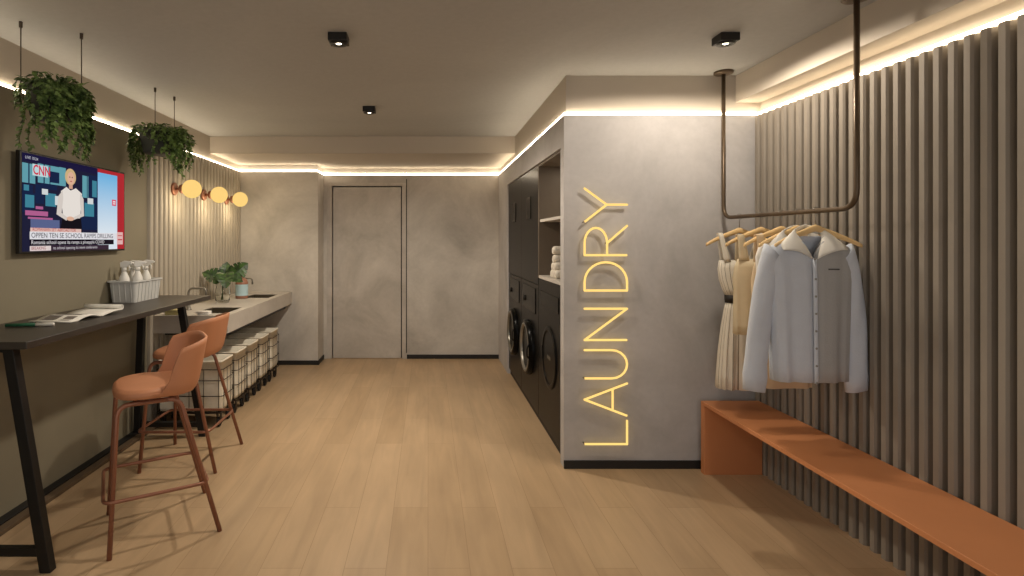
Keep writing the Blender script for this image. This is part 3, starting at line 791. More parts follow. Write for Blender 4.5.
for (y0, y1, x0, x1) in ((-0.20, -0.12, -0.09, -0.01), (-0.10, -0.03, -0.08, 0.07), (-0.20, -0.13, 0.02, 0.08)):
    def fnp(u, v, y0=y0, y1=y1, x0=x0, x1=x1):
        y = y0 + (y1 - y0) * u; uu = (-y - 0.005) / 0.225
        return Vector((x0 + (x1 - x0) * v, y, 0.004 + 0.016 * math.sin(min(1, max(0, uu) * 1.35) * PI) ** 0.8 + 0.0042))
    b.grid(fnp, 6, 3)
b.build('printed_pictures', M['ink'], t, smooth=True)
# marker pen
p0, p1 = Vector((-327 * U, 3.40 * 0.775, BT + 0.0095)), Vector((-294 * U, 3.40 * 0.787, BT + 0.0095))
t = thing('marker_pen', 'green marker pen with a pale cap lying on the bar table', 'pen', p0)
dv = p1 - p0
MB(p0).tube([p0, p0 + dv * 0.62], [0.0085, 0.009], 12).build('barrel', M['green'], t, smooth=True)
MB(p0).tube([p0 + dv * 0.62, p0 + dv * 0.97, p1], [0.0095, 0.009, 0.007], 12).build('cap', M['paper'], t, smooth=True)

# ------------------------------------------------------------------ concrete counter
CT = Z(240, 1) - 94 * U; CX1 = -249 * U; CY0, CY1 = 3.40 * 1.243, YBL - 0.001; CTH = 0.14; CX0 = XL + 0.023
sinks = [(-303 * U, -259 * U, 3.40 * 1.285, 3.40 * 1.40), (-303 * U, -259 * U, 3.40 * 1.625, 3.40 * 1.735)]
b = MB((CX0, CY0, CT - CTH))
b.box(CX0, sinks[0][0], CY0, CY1, CT - CTH, CT); b.box(sinks[0][1], CX1, CY0, CY1, CT - CTH, CT)
ys = [CY0, sinks[0][2], sinks[0][3], sinks[1][2], sinks[1][3], CY1]
for k in (0, 2, 4): b.box(sinks[0][0], sinks[0][1], ys[k], ys[k + 1], CT - CTH, CT)
ct = thing('sink_counter', 'thick concrete wall counter with two sunken basins on the left', 'counter', (CX0, CY0, CT - CTH))
b.build('counter_slab', M['counter'], ct)
for (x0, x1, y0, y1) in sinks:
    s = MB((CX0, CY0, CT - CTH))
    g = 0.0015; x0 += g; x1 -= g; y0 += g; y1 -= g
    r_ = [(x0, y0), (x1, y0), (x1, y1), (x0, y1)]
    e = 0.012
    q = [(x0 + e, y0 + e), (x1 - e, y0 + e), (x1 - e, y1 - e), (x0 + e, y1 - e)]
    zt, zb = CT - 0.004, CT - 0.125
    vs = [(x, y, zt) for x, y in r_] + [(x, y, zt) for x, y in q] + [(x, y, zb + 0.01) for x, y in q] + [(x, y, zb) for x, y in r_]
    fs = []
    for k in range(4):
        n = (k + 1) % 4
        fs += [(k, n, 4 + n, 4 + k), (4 + k, 4 + n, 8 + n, 8 + k), (12 + k, 12 + n, n, k)]
    fs += [(8, 9, 10, 11), (15, 14, 13, 12)]
    s.add(vs, fs); bs = s.build('basin', M['sink'], ct)
    MB((CX0, CY0, CT - CTH)).lathe([(0, zb + 0.0105), (0.03, zb + 0.0105), (0.03, zb + 0.014), (0, zb + 0.014)], ((x0 + x1) / 2, (y0 + y1) / 2, 0), 18).build('drain', M['steel'], bs)
# black support brackets under the counter
for k, f in enumerate((0.10, 0.52, 0.93)):
    y = CY0 + (CY1 - CY0) * f
    MB((CX0, CY0, CT - CTH)).box(CX0 + 0.002, CX1 - 0.06, y - 0.015, y + 0.015, CT - CTH - 0.045, CT - CTH - 0.0005).build('bracket', M['blackmetal'], ct)
MB((CX0, CY0, CT - CTH)).box(CX1 - 0.10, CX1 - 0.06, CY0 + 0.03, CY1 - 0.05, CT - CTH - 0.05, CT - CTH - 0.0005).build('support_rail', M['blackmetal'], ct)
# faucets
def faucet(y, label):
    t = thing('faucet', label, 'faucet', (-322 * U, y, CT), 0, 'steel faucets on the concrete counter')
    MB().lathe([(0, 0), (0.026, 0), (0.026, 0.008), (0.017, 0.012), (0.017, 0.06), (0, 0.06)], (0, 0, 0), 20).build('faucet_base', M['steel'], t, smooth=True)
    MB().tube(round_path([(0, 0, 0.05), (0, 0, 0.185), (0.15, 0, 0.185), (0.15, 0, 0.12)], 0.05, 8), 0.0095, 12).build('spout', M['steel'], t, smooth=True)
    MB().tube([(0, 0.018, 0.045), (0, 0.05, 0.055)], 0.006, 8).build('lever', M['steel'], t, smooth=True)
    return t
faucet(3.40 * 1.345, 'steel gooseneck faucet at the basin nearest the bar table')
faucet(3.40 * 1.70, 'steel gooseneck faucet at the basin nearest the corner')

# vase with leaves
vc = Vector((-308 * U, 3.40 * 1.5, CT))
t = thing('glass_vase', 'clear glass vase on the concrete counter holding green leaves', 'vase', vc)
MB().lathe([(0, 0.002), (0.058, 0.002), (0.066, 0.02), (0.070, 0.09), (0.058, 0.15), (0.050, 0.185), (0.058, 0.205), (0.054, 0.205), (0.046, 0.185), (0.054, 0.148), (0.065, 0.09), (0.061, 0.024), (0, 0.014)], (0, 0, 0), 32) \
    .build('glass_body', M['glass'], t, smooth=True)
def monstera(label, tip, d, nrm, size, bend=0.25):
    t = thing('monstera_leaf', label, 'leaf', vc, 0, 'split leaves in the glass vase')
    tip = Vector(tip); d = Vector(d).normalized(); n = Vector(nrm); n = (n - d * n.dot(d)).normalized(); w = d.cross(n)
    base = Vector((-tip.x * 0.15, -tip.y * 0.15, 0.022)); m1 = Vector((tip.x * 0.12, tip.y * 0.12, 0.17))
    e = tip - d * 0.03
    pts = [base.lerp(m1, k / 6) for k in range(6)] + [m1 * (1 - q) ** 2 + (m1 + Vector((0, 0, (e.z - 0.17) * 0.7))) * 2 * q * (1 - q) + tip * q * q for q in [k / 8 for k in range(9)]]
    MB().tube(pts, 0.003, 8).build('stalk', M['stem'], t, smooth=True)
    half = [(0.0, 0.0), (-0.10, 0.10), (-0.14, 0.28), (-0.03, 0.44), (0.10, 0.50), (0.22, 0.50), (0.27, 0.26), (0.30, 0.50), (0.46, 0.47), (0.48, 0.24), (0.52, 0.43), (0.66, 0.36), (0.68, 0.18), (0.72, 0.30), (0.86, 0.17), (1.0, 0.0)]
    b = MB()
    for s in (-1, 1):
        for (t0, h0), (t1, h1) in zip(half[:-1], half[1:]):
            def P(tt, hh): return tip + d * size * tt + w * s * size * hh + n * size * (0.7 * hh * hh - bend * max(tt, 0) ** 2)
            q = [P(max(t0, 0), 0), P(t0, h0), P(t1, h1), P(max(t1, 0), 0)]
            q = [p for k, p in enumerate(q) if all((p - o).length > 1e-5 for o in q[:k])]
            if len(q) > 2: b.add(q, [tuple(range(len(q)))])
    b.build('leaf_blade', M['monstera'], t, solid=0.0012)
    return t
RT = Vector((0.93, 0.36, 0)); TC = Vector((0.36, -0.93, 0)); UP = Vector((0, 0, 1))
monstera('left split leaf in the vase, leaning toward the bar table', RT * -0.03 + UP * 0.235, RT * -0.75 + UP * 0.35, TC + UP * 0.5, 0.16)
monstera('front split leaf in the vase, hanging over the rim', RT * 0.02 + TC * 0.05 + UP * 0.275, RT * 0.05 - UP * 0.55 + TC * 0.7, TC * 0.7 + UP * 0.8, 0.16)
monstera('tall split leaf in the vase, highest on the right above the soap bottle', RT * 0.10 - TC * 0.02 + UP * 0.27, RT * 0.85 + UP * 0.62, TC * 0.9 - UP * 0.1, 0.17)
monstera('middle split leaf in the vase, standing upright', RT * 0.02 - TC * 0.03 + UP * 0.235, RT * 0.12 + UP * 0.9, TC + UP * 0.2, 0.155)
monstera('lowest right split leaf in the vase', RT * 0.06 + TC * 0.02 + UP * 0.23, RT * 0.8 + TC * 0.3 - UP * 0.05, TC * 0.6 + UP * 0.8, 0.13)
# soap bottle
bc = Vector((-300.5 * U, 3.40 * 1.615, CT))
t = thing('soap_bottle', 'reddish soap bottle with a pale blue label and dark pump beside the vase', 'soap bottle', bc)
MB().lathe([(0, 0), (0.058, 0), (0.062, 0.006), (0.062, 0.16), (0.052, 0.19), (0.026, 0.212), (0.022, 0.225), (0, 0.225)], (0, 0, 0), 28).build('bottle_body', M['amber'], t, smooth=True)
MB().lathe([(0.0628, 0.03), (0.0628, 0.145)], (0, 0, 0), 28).build('paper_label', M['label'], t, smooth=True)
MB().lathe([(0, 0.225), (0.026, 0.225), (0.026, 0.25), (0.008, 0.255), (0.006, 0.285), (0, 0.285)], (0, 0, 0), 18).build('pump_neck', M['belt'], t, smooth=True)
MB().box(-0.014, 0.045, -0.010, 0.010, 0.282, 0.298).build('pump_head', M['belt'], t, bevel=0.003)
# small cloths and a box near the bar table end of the counter
def folded(name, label, loc, hx, hy, n, m_, cat):
    t = thing(name, label, cat, loc)
    for k in range(n):
        b = MB(); loft(b, [rrect(hx, hy, 0.008, 0.001 + k * 0.014), rrect(hx + 0.003, hy + 0.003, 0.010, 0.004 + k * 0.014), rrect(hx + 0.003, hy + 0.003, 0.010, 0.011 + k * 0.014), rrect(hx, hy, 0.008, 0.0145 + k * 0.014)], True, True)
        b.build('fold', m_, t, smooth=True)
    return t
folded('folded_cloth', 'pale yellow folded cloth on the counter end behind the table leg', (-320 * U, 3.40 * 1.262, CT), 0.06, 0.035, 3, M['yellowbook'], 'cloth')
folded('folded_cloth', 'white folded cloth on the counter end nearest the room', (-282 * U, 3.40 * 1.262, CT), 0.045, 0.03, 2, M['whitecloth'], 'cloth')

# ------------------------------------------------------------------ laundry bins
def bin_thing(x0, x1, y0, y1, label):
    cx, cy = (x0 + x1) / 2, (y0 + y1) / 2
    t = thing('laundry_bin', label, 'laundry bin', (cx, cy, 0), 0, 'canvas laundry bins below the counter')
    hx, hy = (x1 - x0) / 2, (y1 - y0) / 2; z0, z1 = 0.125, 0.505
    b = MB(); e = 0.012
    loft(b, [rrect(hx - e - 0.01, hy - e - 0.01, 0.02, z0), rrect(hx - e, hy - e, 0.022, z0 + 0.03), rrect(hx - e - 0.004, hy - e - 0.004, 0.022, z0 + 0.2), rrect(hx - e, hy - e, 0.022, z1), rrect(hx - e + 0.006, hy - e + 0.006, 0.022, z1 - 0.002),
             rrect(hx - e + 0.006, hy - e + 0.006, 0.022, z1 + 0.012), rrect(hx - e - 0.004, hy - e - 0.004, 0.02, z1 + 0.012), rrect(hx - e - 0.008, hy - e - 0.008, 0.02, z1 - 0.06), rrect(hx - 0.026, hy - 0.026, 0.02, z1 - 0.09)], True, True)
    b.build('canvas_bag', M['canvas'], t, smooth=True)
    MB().poly(list(rrect(hx - e - 0.012, hy - e - 0.012, 0.02, z1 - 0.05))).build('lid', M['canvas'], t, solid=0.004)
    w = MB()
    for z in (z0 - 0.008, z0 + 0.12, z0 + 0.24, z1 - 0.055):
        w.tube(rrect(hx, hy, 0.024, z), 0.0036, 6, closed=True)
    w.build('hoops', M['wire'], t, smooth=True)
    w = MB(); nx, ny = 5, 4
    for k in range(nx):
        x = -hx + 0.03 + (2 * hx - 0.06) * k / (nx - 1)
        for s in (-1, 1): w.tube([(x, s * hy, z0 - 0.008), (x, s * hy, z1 - 0.055)], 0.0024, 6)
    for k in range(ny):
        y = -hy + 0.03 + (2 * hy - 0.06) * k / (ny - 1)
        for s in (-1, 1): w.tube([(s * hx, y, z0 - 0.008), (s * hx, y, z1 - 0.055)], 0.0024, 6)
    w.build('wire_frame', M['wire'], t, smooth=True)
    MB().box(-hx + 0.02, hx - 0.02, -hy + 0.02, hy - 0.02, z0 - 0.02, z0 - 0.008).build('base_plate', M['wire'], t)
    for sx in (-1, 1):
        for sy in (-1, 1):
            px, py = sx * (hx - 0.04), sy * (hy - 0.04)
            cs = MB().box(px - 0.016, px - 0.010, py - 0.018, py + 0.018, 0.03, z0 - 0.02).box(px + 0.010, px + 0.016, py - 0.018, py + 0.018, 0.03, z0 - 0.02).build('caster', M['wire'], t)
            MB().lathe([(0, -0.009), (0.034, -0.009), (0.036, 0), (0.034, 0.009), (0, 0.009)], (px, py, 0.036), 18, 'x').build('wheel', M['rubber'], cs)
    return t
ds = [1.212, 1.308, 1.404, 1.502, 1.600]
BINX0, BINX1 = -330 * U, -249 * U
names = ['white canvas laundry bin on wheels nearest the bar stools, first of the row',
         'white canvas laundry bin, second of the row from the stools',
         'white canvas laundry bin, third and middle of the row under the counter',
         'white canvas laundry bin, fourth of the row from the stools',
         'white canvas laundry bin, last of the row nearest the corner wall']
first = bin_thing(BINX0, BINX1, 3.40 * ds[0], 3.40 * ds[0] + 0.265, names[0])
for k in range(1, 5):
    dup(first, (first.location.x, 3.40 * ds[k] + 0.1325, 0), None, names[k])

# ------------------------------------------------------------------ cabinets and machines in the block
XF = XB + 0.012           # face of the fronts
Y0, Y1, Y2, Y3 = S0 + 0.002, 3.40 * 1.25, 3.40 * 1.478, S1 - 0.002   # niche | machine | machine
BACK = XB + 0.62
# upper cabinet with two doors
uc = thing('upper_cabinet', 'tall glossy black upper cabinet above the two washing machines', 'cabinet', (XF, Y1, 1.095))
o_ = uc.location.copy()
MB(o_).box(XF + 0.02, BACK, Y1 + 0.002, Y3, 1.095, ZO - 0.004).build('cabinet_body', M['gloss'], uc)
for (a, b_) in ((Y1 + 0.002, Y2 - 0.001), (Y2 + 0.001, Y3)):
    dd = MB(o_).box(XF, XF + 0.019, a, b_, 1.095, ZO - 0.004).build('cabinet_door', M['gloss'], uc, bevel=0.0015)
    MB(o_).box(XF - 0.006, XF + 0.0, (a + b_) / 2 - 0.09, (a + b_) / 2 + 0.09, 1.63, 1.82).build('recessed_panel', M['displayblack'], dd, bevel=0.003)
# shelf niche unit
sn = thing('shelf_unit', 'open shelf niche with brown back beside the black upper cabinet', 'shelf', (XF, Y0, 1.15))
o_ = sn.location.copy()
zb = 1.15
MB(o_).box(BACK - 0.02, BACK, Y0, Y1, zb, ZO - 0.004).build('back_panel', M['niche'], sn)
MB(o_).box(XF, BACK - 0.02, Y0, Y0 + 0.018, zb, ZO - 0.004).build('side_panel', M['niche'], sn)
MB(o_).box(XF, BACK - 0.02, Y1 - 0.022, Y1, zb, ZO - 0.004).build('side_panel', M['niche'], sn)
MB(o_).box(XF, BACK - 0.02, Y0 + 0.018, Y1 - 0.022, ZO - 0.022, ZO - 0.004).build('top_panel', M['niche'], sn)
l = bpy.data.lights.new('niche_fill_light', 'AREA'); l.shape = 'RECTANGLE'; l.size = 0.3; l.size_y = 0.5; l.energy = 1.6; l.color = WARM  # added area light to brighten the shelf interior, no lamp modelled
lo = bpy.data.objects.new('niche_fill_light', l); COL.objects.link(lo); lo.parent = sn; lo.location = (0.3, (Y1 - Y0) / 2, ZO - 0.03 - 1.15)
MB(o_).box(XF, BACK - 0.02, Y0 + 0.018, Y1 - 0.022, zb, zb + 0.022).build('shelf', M['counter'], sn)
MB(o_).box(XF + 0.01, BACK - 0.02, Y0 + 0.018, Y1 - 0.022, 1.592, 1.612).build('shelf', M['counter'], sn)
# rolled towels
k = 0
tw = None
lab = [('rolled white towel at the bottom front of the stack in the niche', 0, 0), ('rolled white towel at the bottom middle of the stack in the niche', 0, 1),
       ('rolled white towel at the bottom rear of the stack in the niche', 0, 2), ('rolled white towel on the second tier of the stack, front', 1, 0),
       ('rolled white towel on the second tier of the stack, rear', 1, 1), ('rolled white towel on the third tier of the stack in the niche', 2, 0), ('rolled white towel on top of the stack in the niche', 3, 0)]
TR = 0.031
def towel(label, loc):
    t = thing('rolled_towel', label, 'towel', loc, 0, 'rolled towels in the shelf niche')
    sp_ = []
    for i in range(60):
        a = i * 0.33; r_ = 0.005 + (TR - 0.008) * i / 59
        sp_.append((r_ * math.cos(a), r_ * math.sin(a)))
    b = MB().lathe([(0, 0.004), (TR - 0.006, 0.0), (TR - 0.001, 0.006), (TR, 0.02), (TR, 0.23), (TR - 0.001, 0.244), (TR - 0.006, 0.25), (0, 0.246)], (0, 0, TR), 22, 'x')
    b.build('roll', M['towel'], t, smooth=True)
    MB().tube([(0.0, p[0], TR + p[1]) for p in sp_], 0.0025, 5).build('spiral_edge', M['towel'], t, smooth=True)
    return t
ybase = 3.40 * 1.125
for (lb, tier, i) in lab:
    y = ybase + i * TR * 2.02 + tier * TR * 1.0 if tier < 2 else ybase + TR * (2.0 if tier == 2 else 2.2)
    loc = (XF + 0.035, y, zb + 0.0225 + tier * TR * (1.76 if tier < 3 else 1.84))
    tw = towel(lb, loc) if tw is None else dup(tw, loc, None, lb)
# machines
def machine(y0, y1, z1, label, ring, flush=False, front_only=False, grp=None, name='washing_machine', cat='washing machine'):
    cy = (y0 + y1) / 2; zc = 0.525
    t = thing(name, label, cat, (XF, cy, 0), 0, grp)
    o_ = t.location.copy(); w = (y1 - y0) / 2 - 0.0015
    MB(o_).box(XF + 0.002, BACK, cy - w, cy + w, 0.06, z1).build('machine_body', M['machine'], t, bevel=0.004)
    MB(o_).box(XF + 0.02, BACK, cy - w, cy + w, 0.0, 0.06).build('plinth', M['black'], t)
    R = 0.235
    if flush:
        zc = 0.60; R = 0.225
        MB(o_).lathe([(R - 0.035, 0.004), (R - 0.035, -0.006), (R - 0.028, -0.008), (R - 0.004, -0.008), (R, -0.004), (R, 0.004)], (XF, cy, zc), 56, 'x').build('door_ring', M['machine'], t, smooth=True)
        MB(o_).lathe([(0, -0.001), (R - 0.034, -0.001)], (XF, cy, zc), 48, 'x').build('door_glass', M['machine'], t)
        MB(o_).box(XF - 0.012, XF, cy + R - 0.03, cy + R - 0.01, zc - 0.05, zc + 0.05).build('door_handle', M['blackmetal'], t, bevel=0.003)
    elif ring is not None:
        MB(o_).lathe([(R - 0.045, 0.004), (R - 0.045, -0.034), (R - 0.02, -0.044), (R - 0.003, -0.034), (R, 0.004)], (XF, cy, zc), 56, 'x').build('door_ring', M['displayblack'], t, smooth=True)
        MB(o_).lathe([(R - 0.052, -0.020), (R - 0.050, -0.041), (R - 0.036, -0.047), (R - 0.026, -0.043)], (XF, cy, zc), 56, 'x').build('chrome_rim', ring, t, smooth=True)
        MB(o_).lathe([(0, -0.008), (0.09, -0.012), (0.15, -0.020), (R - 0.05, -0.026)], (XF, cy, zc), 48, 'x').build('door_glass', M['doorglass'], t, smooth=True)
        MB(o_).tube(round_path([(XF - 0.035, cy - R + 0.03, zc + 0.06), (XF - 0.058, cy - R + 0.02, zc + 0.04), (XF - 0.058, cy - R + 0.02, zc - 0.04), (XF - 0.035, cy - R + 0.03, zc - 0.06)], 0.02, 5), 0.008, 8).build('door_handle', M['blackmetal'], t, smooth=True)
    return t
m1 = machine(Y2, Y3, 1.09, 'black washing machine furthest back, nearest the door', M['chrome'], grp='black washing machines')
m2 = machine(Y1 + 0.002, Y2, 1.09, 'black washing machine in the middle, left of the towel niche', M['steel'], grp='black washing machines')
m3 = machine(Y0, Y1, zb - 0.003, 'black dryer below the towel niche, nearest the neon sign', None, True, name='tumble_dryer', cat='dryer')
for (mm, a, b_) in ((m1, Y2, Y3), (m2, Y1, Y2)):
    o_ = mm.location.copy(); w = b_ - a
    MB(o_).box(XF - 0.004, XF + 0.004, a + w * 0.14, a + w * 0.86, 0.845, 1.055).build('control_display', M['displayblack'], mm, bevel=0.003)
    MB(o_).lathe([(0, -0.020), (0.022, -0.018), (0.026, -0.003), (0, -0.003)], (XF, a + w * 0.74, 0.93), 20, 'x').build('program_knob', M['blackmetal'], mm, smooth=True)
o_ = m3.location.copy()
MB(o_).box(XF - 0.0015, XF + 0.003, 3.40 * 1.125, 3.40 * 1.155, 0.585, 0.61).build('maker_plate', M['chrome'], m3)
MB(o_).box(XF - 0.003, XF + 0.004, Y0 + 0.1, Y1 - 0.1, 0.95, 1.06).build('control_display', M['displayblack'], m3, bevel=0.003)

# ------------------------------------------------------------------ neon sign
sg = thing('neon_sign', 'yellow glowing neon sign reading LAUNDRY upward on the concrete block', 'sign', (X(604, 1), YF, Z(316, 1)))
o_ = sg.location.copy()
TX0, TX1 = 583, 625     # letter tops ... baseline, in px at the reference depth
def sp2(a, h):          # a = position along the text (px row), h = height above the baseline 0..1
    return Vector((X(TX1 - (TX1 - TX0) * h, 1), YF - 0.032, Z(a, 1)))
def bulge(a0, a1, h0, h1, n=12, flat=0.35):
    """half-round from (a0,h0) out towards a1 and back to (a0,h1)"""
    out = [(a0, h0)]
    am = a0 + (a1 - a0) * flat
    for k in range(n + 1):
        th = -PI / 2 + PI * k / n
        out.append((am + (a1 - am) * math.cos(th), (h0 + h1) / 2 + (h1 - h0) / 2 * math.sin(th)))
    out.append((a0, h1))
    return out
LET = [
    ('L', [[(442, 1), (442, 0), (419, 0)]]),
    ('A', [[(414, 0), (398, 1), (382, 0)], [(408, 0.34), (388, 0.34)]]),
    ('U', [[(377, 1), (377, 0.36)] + [(363 + 14 * math.cos(k * PI / 10), 0.36 - 0.36 * math.sin(k * PI / 10)) for k in range(1, 10)] + [(349, 0.36), (349, 1)]]),
    ('N', [[(339, 0), (339, 1), (308, 0), (308, 1)]]),
    ('D', [[(290, 1), (290, 0)] + bulge(290, 262, 0, 1, 14, 0.3) + [(290, 1)]]),
    ('R', [[(255, 0), (255, 1)], bulge(255, 228, 1, 0.47, 12, 0.45), [(243, 0.47), (226, 0)]]),
    ('Y', [[(222, 1), (205, 0.48), (189, 1)], [(205, 0.48), (205, 0)]]),
]
for ch, strokes in LET:
    b = MB(o_)
    for s in strokes:
        pts = []
        for p, q in zip(s[:-1], s[1:]):
            for k in range(4): pts.append(sp2(p[0] + (q[0] - p[0]) * k / 4, p[1] + (q[1] - p[1]) * k / 4))
        pts.append(sp2(*s[-1]))
        cl = [pts[0]]
        for p in pts[1:]:
            if (p - cl[-1]).length > 1e-4: cl.append(p)
        run = [cl[0]]
        for k in range(1, len(cl)):
            run.append(cl[k])
            if k == len(cl) - 1 or (cl[k] - cl[k - 1]).angle(cl[k + 1] - cl[k]) > 0.6:
                b.tube(run, 0.0072, 8, up=(0, 1, 0)); b.sphere(cl[k], 0.0072, 10); run = [cl[k]]
    lt = b.build('letter', M['neon'], sg, smooth=True)
    for s in strokes:
        p = sp2(*s[0]); MB(o_).tube([p, p + Vector((0, 0.0318, 0))], 0.004, 6).build('standoff', M['chrome'], lt)

# ------------------------------------------------------------------ bench
BNX0 = 268 * U; BNX1 = XR - 0.003; BNY1 = 3.40 * 0.983; BNY0 = 1.55; BNZ = 0.447
bn = thing('bench', 'long terracotta orange bench under the clothes rail along the right wall', 'bench', ((BNX0 + BNX1) / 2, (BNY0 + BNY1) / 2, 0))
o_ = bn.location.copy()
MB(o_).box(BNX0, BNX1, BNY0, BNY1, BNZ - 0.022, BNZ).build('seat', M['bench'], bn, bevel=0.002)
MB(o_).box(BNX0, BNX1, BNY1 - 0.04, BNY1, 0.0, BNZ - 0.022).build('end_panel', M['bench'], bn, bevel=0.002)
MB(o_).box(BNX0, BNX1, BNY0, BNY0 + 0.04, 0.0, BNZ - 0.022).build('end_panel', M['bench'], bn, bevel=0.002)

# ------------------------------------------------------------------ clothes rail
RX = 290 * U; RY1 = 3.40 * 0.982; RY0 = 3.40 * 0.677; RZ = EYE + 21.7 * U
rl = thing('clothes_rail', 'bronze tube clothes rail hanging from the ceiling in front of the fluted wall', 'clothes rail', (RX, RY1, ZC))
o_ = rl.location.copy()
MB(o_).tube(round_path([(RX, RY1, ZC - 0.012), (RX, RY1, RZ), (RX, RY0, RZ), (RX, RY0, ZC - 0.012)], 0.085, 10), 0.0115, 14).build('tube', M['bronze'], rl, smooth=True)
for y in (RY1, RY0):
    MB(o_).lathe([(0, -0.016), (0.05, -0.016), (0.056, -0.010), (0.056, -0.0005), (0, -0.0005)], (RX, y, ZC), 28).build('flange', M['bronze'], rl, smooth=True)

# hangers
def hanger(d, label, dx=0.0, yaw=0.0, half=0.205):
    y = 3.40 * d
    t = thing('coat_hanger', label, 'hanger', (RX, y, RZ), yaw, 'wooden hangers on the clothes rail')
    zt = -0.068
    hk = [(0, 0, zt)] + [(0, 0, -0.03)] + [(0.0165 * math.cos(a), 0, 0.0165 * math.sin(a) + 0.0) for a in [(-PI / 2 + k * 1.35 * PI / 12) for k in range(13)]]
    MB().tube(hk, 0.0019, 8).build('hook', M['hook'], t, smooth=True)
    # wooden body: bowed bar, thick at the neck, flat ends
    def arm(s):
        def fn(u, v):
            q = u
            x = s * half * q
            z = zt - 0.002 - 0.030 * q ** 0.9 - 0.055 * q ** 1.6 + 0.006 * math.exp(-(q * 6) ** 2)
            yb = 0.018 * q * q
            hh = 0.017 - 0.007 * q; ww = 0.0075 - 0.0005 * q
            a = 2 * PI * v
            return Vector((x, -yb + ww * math.cos(a), z - hh + hh * math.sin(a)))
        return fn
    b = MB()
    for s in (-1, 1):
        g = arm(s); b.grid(g, 14, 12, cv=True)
        b.poly([g(1, k / 12) for k in range(12)])
    b.build('shoulder_bar', M['hanger'], t, smooth=True)
    return t
HD = [0.932, 0.871, 0.821, 0.784, 0.749]
HL = ['pale wood hanger carrying the striped dress, nearest the neon sign', 'pale wood hanger carrying the beige top, second from the neon sign',
      'pale wood hanger carrying the tan dress, third from the neon sign', 'pale wood hanger carrying the white blouse, behind the grey blue shirt',
      'pale wood hanger carrying the grey blue shirt, in front of all others']
hangers = [hanger(d, l) for d, l in zip(HD, HL)]
SHZ = RZ - 0.085    # under-neck level of the hanger arms

def garment_body(b, cx, cy, rows, n=44, folds=0.0, nf=9, ph=0.0):
    """rows: (z, half width, half depth, front sag)"""
    rings = []
    z_hi, z_lo = rows[0][0], rows[-1][0]
    for (z, hw, hd) in rows:
        q = (z_hi - z) / (z_hi - z_lo)
        ring = []
        for k in range(n):
            a = 2 * PI * k / n
            e = 0.75
            ca, sa = math.cos(a), math.sin(a)
            x = hw * (1 if ca >= 0 else -1) * abs(ca) ** e; y = hd * (1 if sa >= 0 else -1) * abs(sa) ** e
            fo = folds * q * math.sin(nf * a + ph + 1.3 * math.sin(2 * a))
            y += fo * (1 if sa >= 0 else -1) * 1.0 * min(1, abs(sa) * 2)
            ring.append(Vector((cx + x, cy + y, z)))
        rings.append(ring)
    loft(b, rings, False, False)

def hz(x, half=0.205):     # height of hanger top at |x|
    q = min(1, abs(x) / half)
    return RZ - 0.068 - 0.002 - 0.030 * q ** 0.9 - 0.055 * q ** 1.6

# --- striped dress
y = 3.40 * HD[0]; cx = RX
dr_ = thing('dress', 'sleeveless cream striped dress with dark belt hanging nearest the neon sign', 'dress', (cx, y, 0.6))
o_ = dr_.location.copy()
def striped(b, name, n):
    o = b.build(name, [M['dress'], M['dress_line']], dr_, smooth=True, solid=0.003)
    for p in o.data.polygons: p.material_index = 1 if (p.index % n) % 8 == 3 else 0
b = MB(o_)
garment_body(b, cx, y, [(1.33, 0.118, 0.022), (1.28, 0.126, 0.027), (1.22, 0.118, 0.032), (1.16, 0.098, 0.034), (1.12, 0.078, 0.034)], n=160)
striped(b, 'bodice', 160)
b = MB(o_)
garment_body(b, cx, y, [(1.085, 0.076, 0.034), (1.04, 0.086, 0.038), (0.94, 0.102, 0.044), (0.80, 0.118, 0.050), (0.66, 0.128, 0.054), (0.575, 0.132, 0.056)], n=160, folds=0.012, nf=15)
striped(b, 'skirt', 160)
b = MB(o_); garment_body(b, cx, y, [(1.125, 0.081, 0.038), (1.08, 0.080, 0.038)])
b.build('belt', M['belt'], dr_, smooth=True, solid=0.004)
for s in (-1, 1):
    b = MB(o_)
    xs = s * 0.105
    top = hz(xs) + 0.004
    for yy in (-1, 1):
        b.grid(lambda u, v, s=s, yy=yy, top=top: Vector((cx + s * (0.062 + 0.044 * u + 0.040 * (v - 0.0) * (1 - 0.35 * u)), y + yy * (0.022 * (1 - u) + 0.0135 * u * (1 - u * 0.25)) - 0.006 * u, 1.32 + (top - 1.32) * u)), 8, 4)
    b.grid(lambda u, v, s=s, top=top: Vector((cx + s * (0.106 + 0.026 * v), y - 0.006 + 0.0101 * math.cos(PI * u), top + 0.004 * math.sin(PI * u))), 8, 4)
    b.build('shoulder_strap', M['dress'], dr_, smooth=True, solid=0.003)

